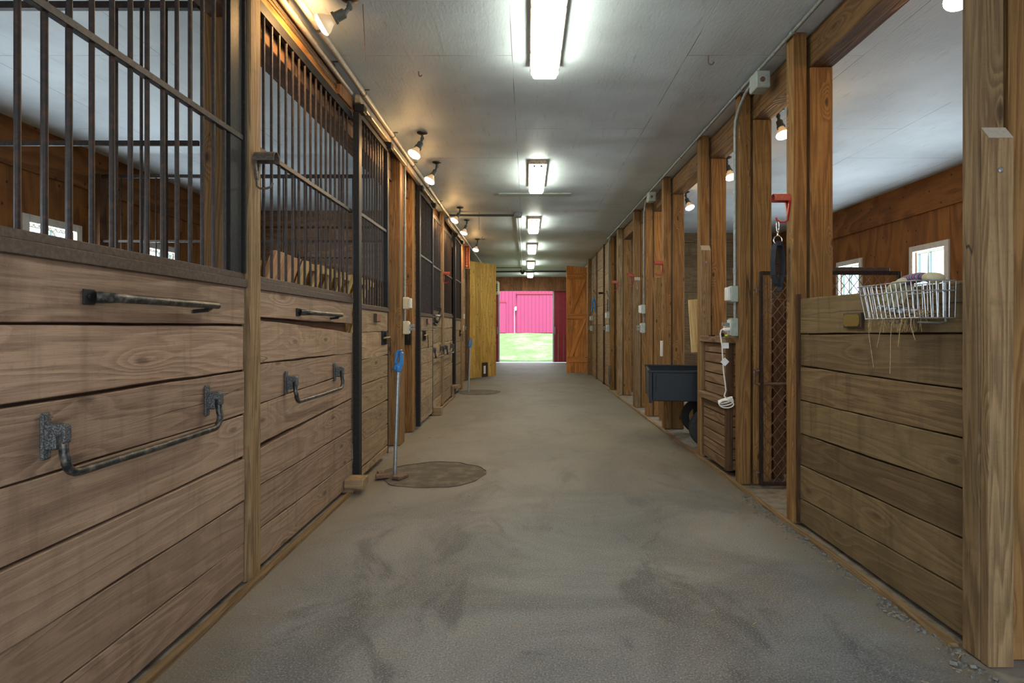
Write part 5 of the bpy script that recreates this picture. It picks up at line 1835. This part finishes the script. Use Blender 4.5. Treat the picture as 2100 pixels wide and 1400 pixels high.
# conduits and odds on the ceiling
root = thing('conduit', 'dark conduit crossing the ceiling and running on to the far end', 'conduit', (-0.15, 9.6, 3.1))
MB().tube([(-1.262, 9.6, 3.11), (-0.2, 9.6, 3.11)], 0.018, 10).build('cross_tube', M['dark_conduit'], root, smooth=True)
MB().lathe([(0.075, 0.0), (0.075, -0.05), (0.06, -0.075), (0.0, -0.08)], (-0.15, 9.6, H), None, 20).build('junction_box', M['conduit'], root, smooth=True)
MB().tube([(-0.15, 9.66, 3.125), (-0.15, 19.1, 3.125)], 0.012, 8).build('long_tube', M['conduit'], root, smooth=True)
root = thing('conduit', 'black conduit across the ceiling just before the far doorway', 'conduit', (0, 19.1, 3.1))
MB().tube([(-1.27, 19.1, 3.11), (0.4, 19.1, 3.12), (1.7, 19.1, 3.12)], 0.026, 8).build('conduit_tube', M['dark_conduit'], root, smooth=True)
MB().lathe([(0.08, 0.0), (0.08, -0.05), (0.03, -0.12), (0.0, -0.12)], (-0.15, 19.1, H), None, 14).build('junction_box', M['dark_conduit'], root, smooth=True)
m = MB(); m.box(-0.40, 0.62, 8.17, 8.33, H - 0.018, H - 0.001, g=0)
tag(m.build('ceiling_batten', M['box_grey'], None, bevel=0.003), 'grey painted batten across the ceiling beyond the second fluorescent light', 'batten')
m = MB(); m.box(-0.95, -0.15, 18.1, 18.17, H - 0.02, H - 0.001, g=0)
tag(m.build('ceiling_batten', M['end_board'], None), 'thin brown strip across the ceiling near the far end', 'batten')
hooks = [(1.26, 4.07, 'rusty screw hook in the ceiling above the right of the aisle', 0.07), (-0.80, 4.32, 'small screw hook in the ceiling beyond the nearest spot lamp', 0.04),
         (-0.92, 12.0, 'small screw hook in the ceiling near the farthest spot lamp', 0.08)]
for (x, y, lab, s) in hooks:
    m = MB()
    pts = [(x, y, H), (x, y, H - s * 0.5)] + [(x + s * 0.28 * (1 - math.cos(a)), y, H - s * 0.62 - s * 0.28 * math.sin(a)) for a in [math.pi * k / 8 for k in range(9)]]
    m.tube(pts, 0.004, 6)
    tag(m.build('screw_hook', M['rust'], None, smooth=True), lab, 'hook')
m = MB(); m.tube([(-0.96, 3.42, H - 0.002), (-0.95, 3.43, H - 0.25), (-0.945, 3.43, H - 0.33)], 0.0025, 5)
tag(m.build('hanging_string', M['rust'], None), 'thin string hanging from the ceiling by the nearest spot lamp', 'string')
m = MB(); m.tube([(-0.78, 9.5, H - 0.002), (-0.78, 9.5, H - 0.30)], 0.003, 5)
tag(m.build('hanging_string', M['rust'], None), 'thin string hanging from the ceiling in front of the cross conduit', 'string')

# ------------------------------------------------------------------ scattered straw and grit
m = MB()
for k in range(200):
    x = R.uniform(-1.25, 1.6); y = R.uniform(1.6, 9.0); a = R.uniform(0, 6.28); l = R.uniform(0.008, 0.035)
    m.tube([(x, y, 0.003), (x + l * math.cos(a), y + l * math.sin(a), 0.004)], 0.0014, 3)
for k in range(90):
    y = R.uniform(2.1, 5.0); x = 1.69 - abs(R.gauss(0, 0.06)); a = R.uniform(0, 6.28); l = R.uniform(0.01, 0.04)
    m.tube([(x, y, 0.004), (x + l * math.cos(a), y + l * math.sin(a), 0.006)], 0.0014, 3)
tag(m.build('straw_bits', M['straw'], None), 'bits of straw scattered on the aisle floor', 'straw', None, 'stuff')
m = MB()
for k in range(420):
    y = R.uniform(2.0, 4.4)
    x = 1.675 - abs(R.gauss(0, 0.05))
    s = R.uniform(0.003, 0.011)
    if R.random() < 0.1: s *= 1.6
    M3 = Matrix.Rotation(R.uniform(0, 3), 3, 'Z') @ Matrix.Rotation(R.uniform(0, 3), 3, 'X')
    m.obox((x, y, s * 0.4), (s * 1.5, s, s * 0.8), M3)
tag(m.build('grit', M['pebble'], None), 'grey grit and crumbs along the foot of the half wall', 'grit', None, 'stuff')
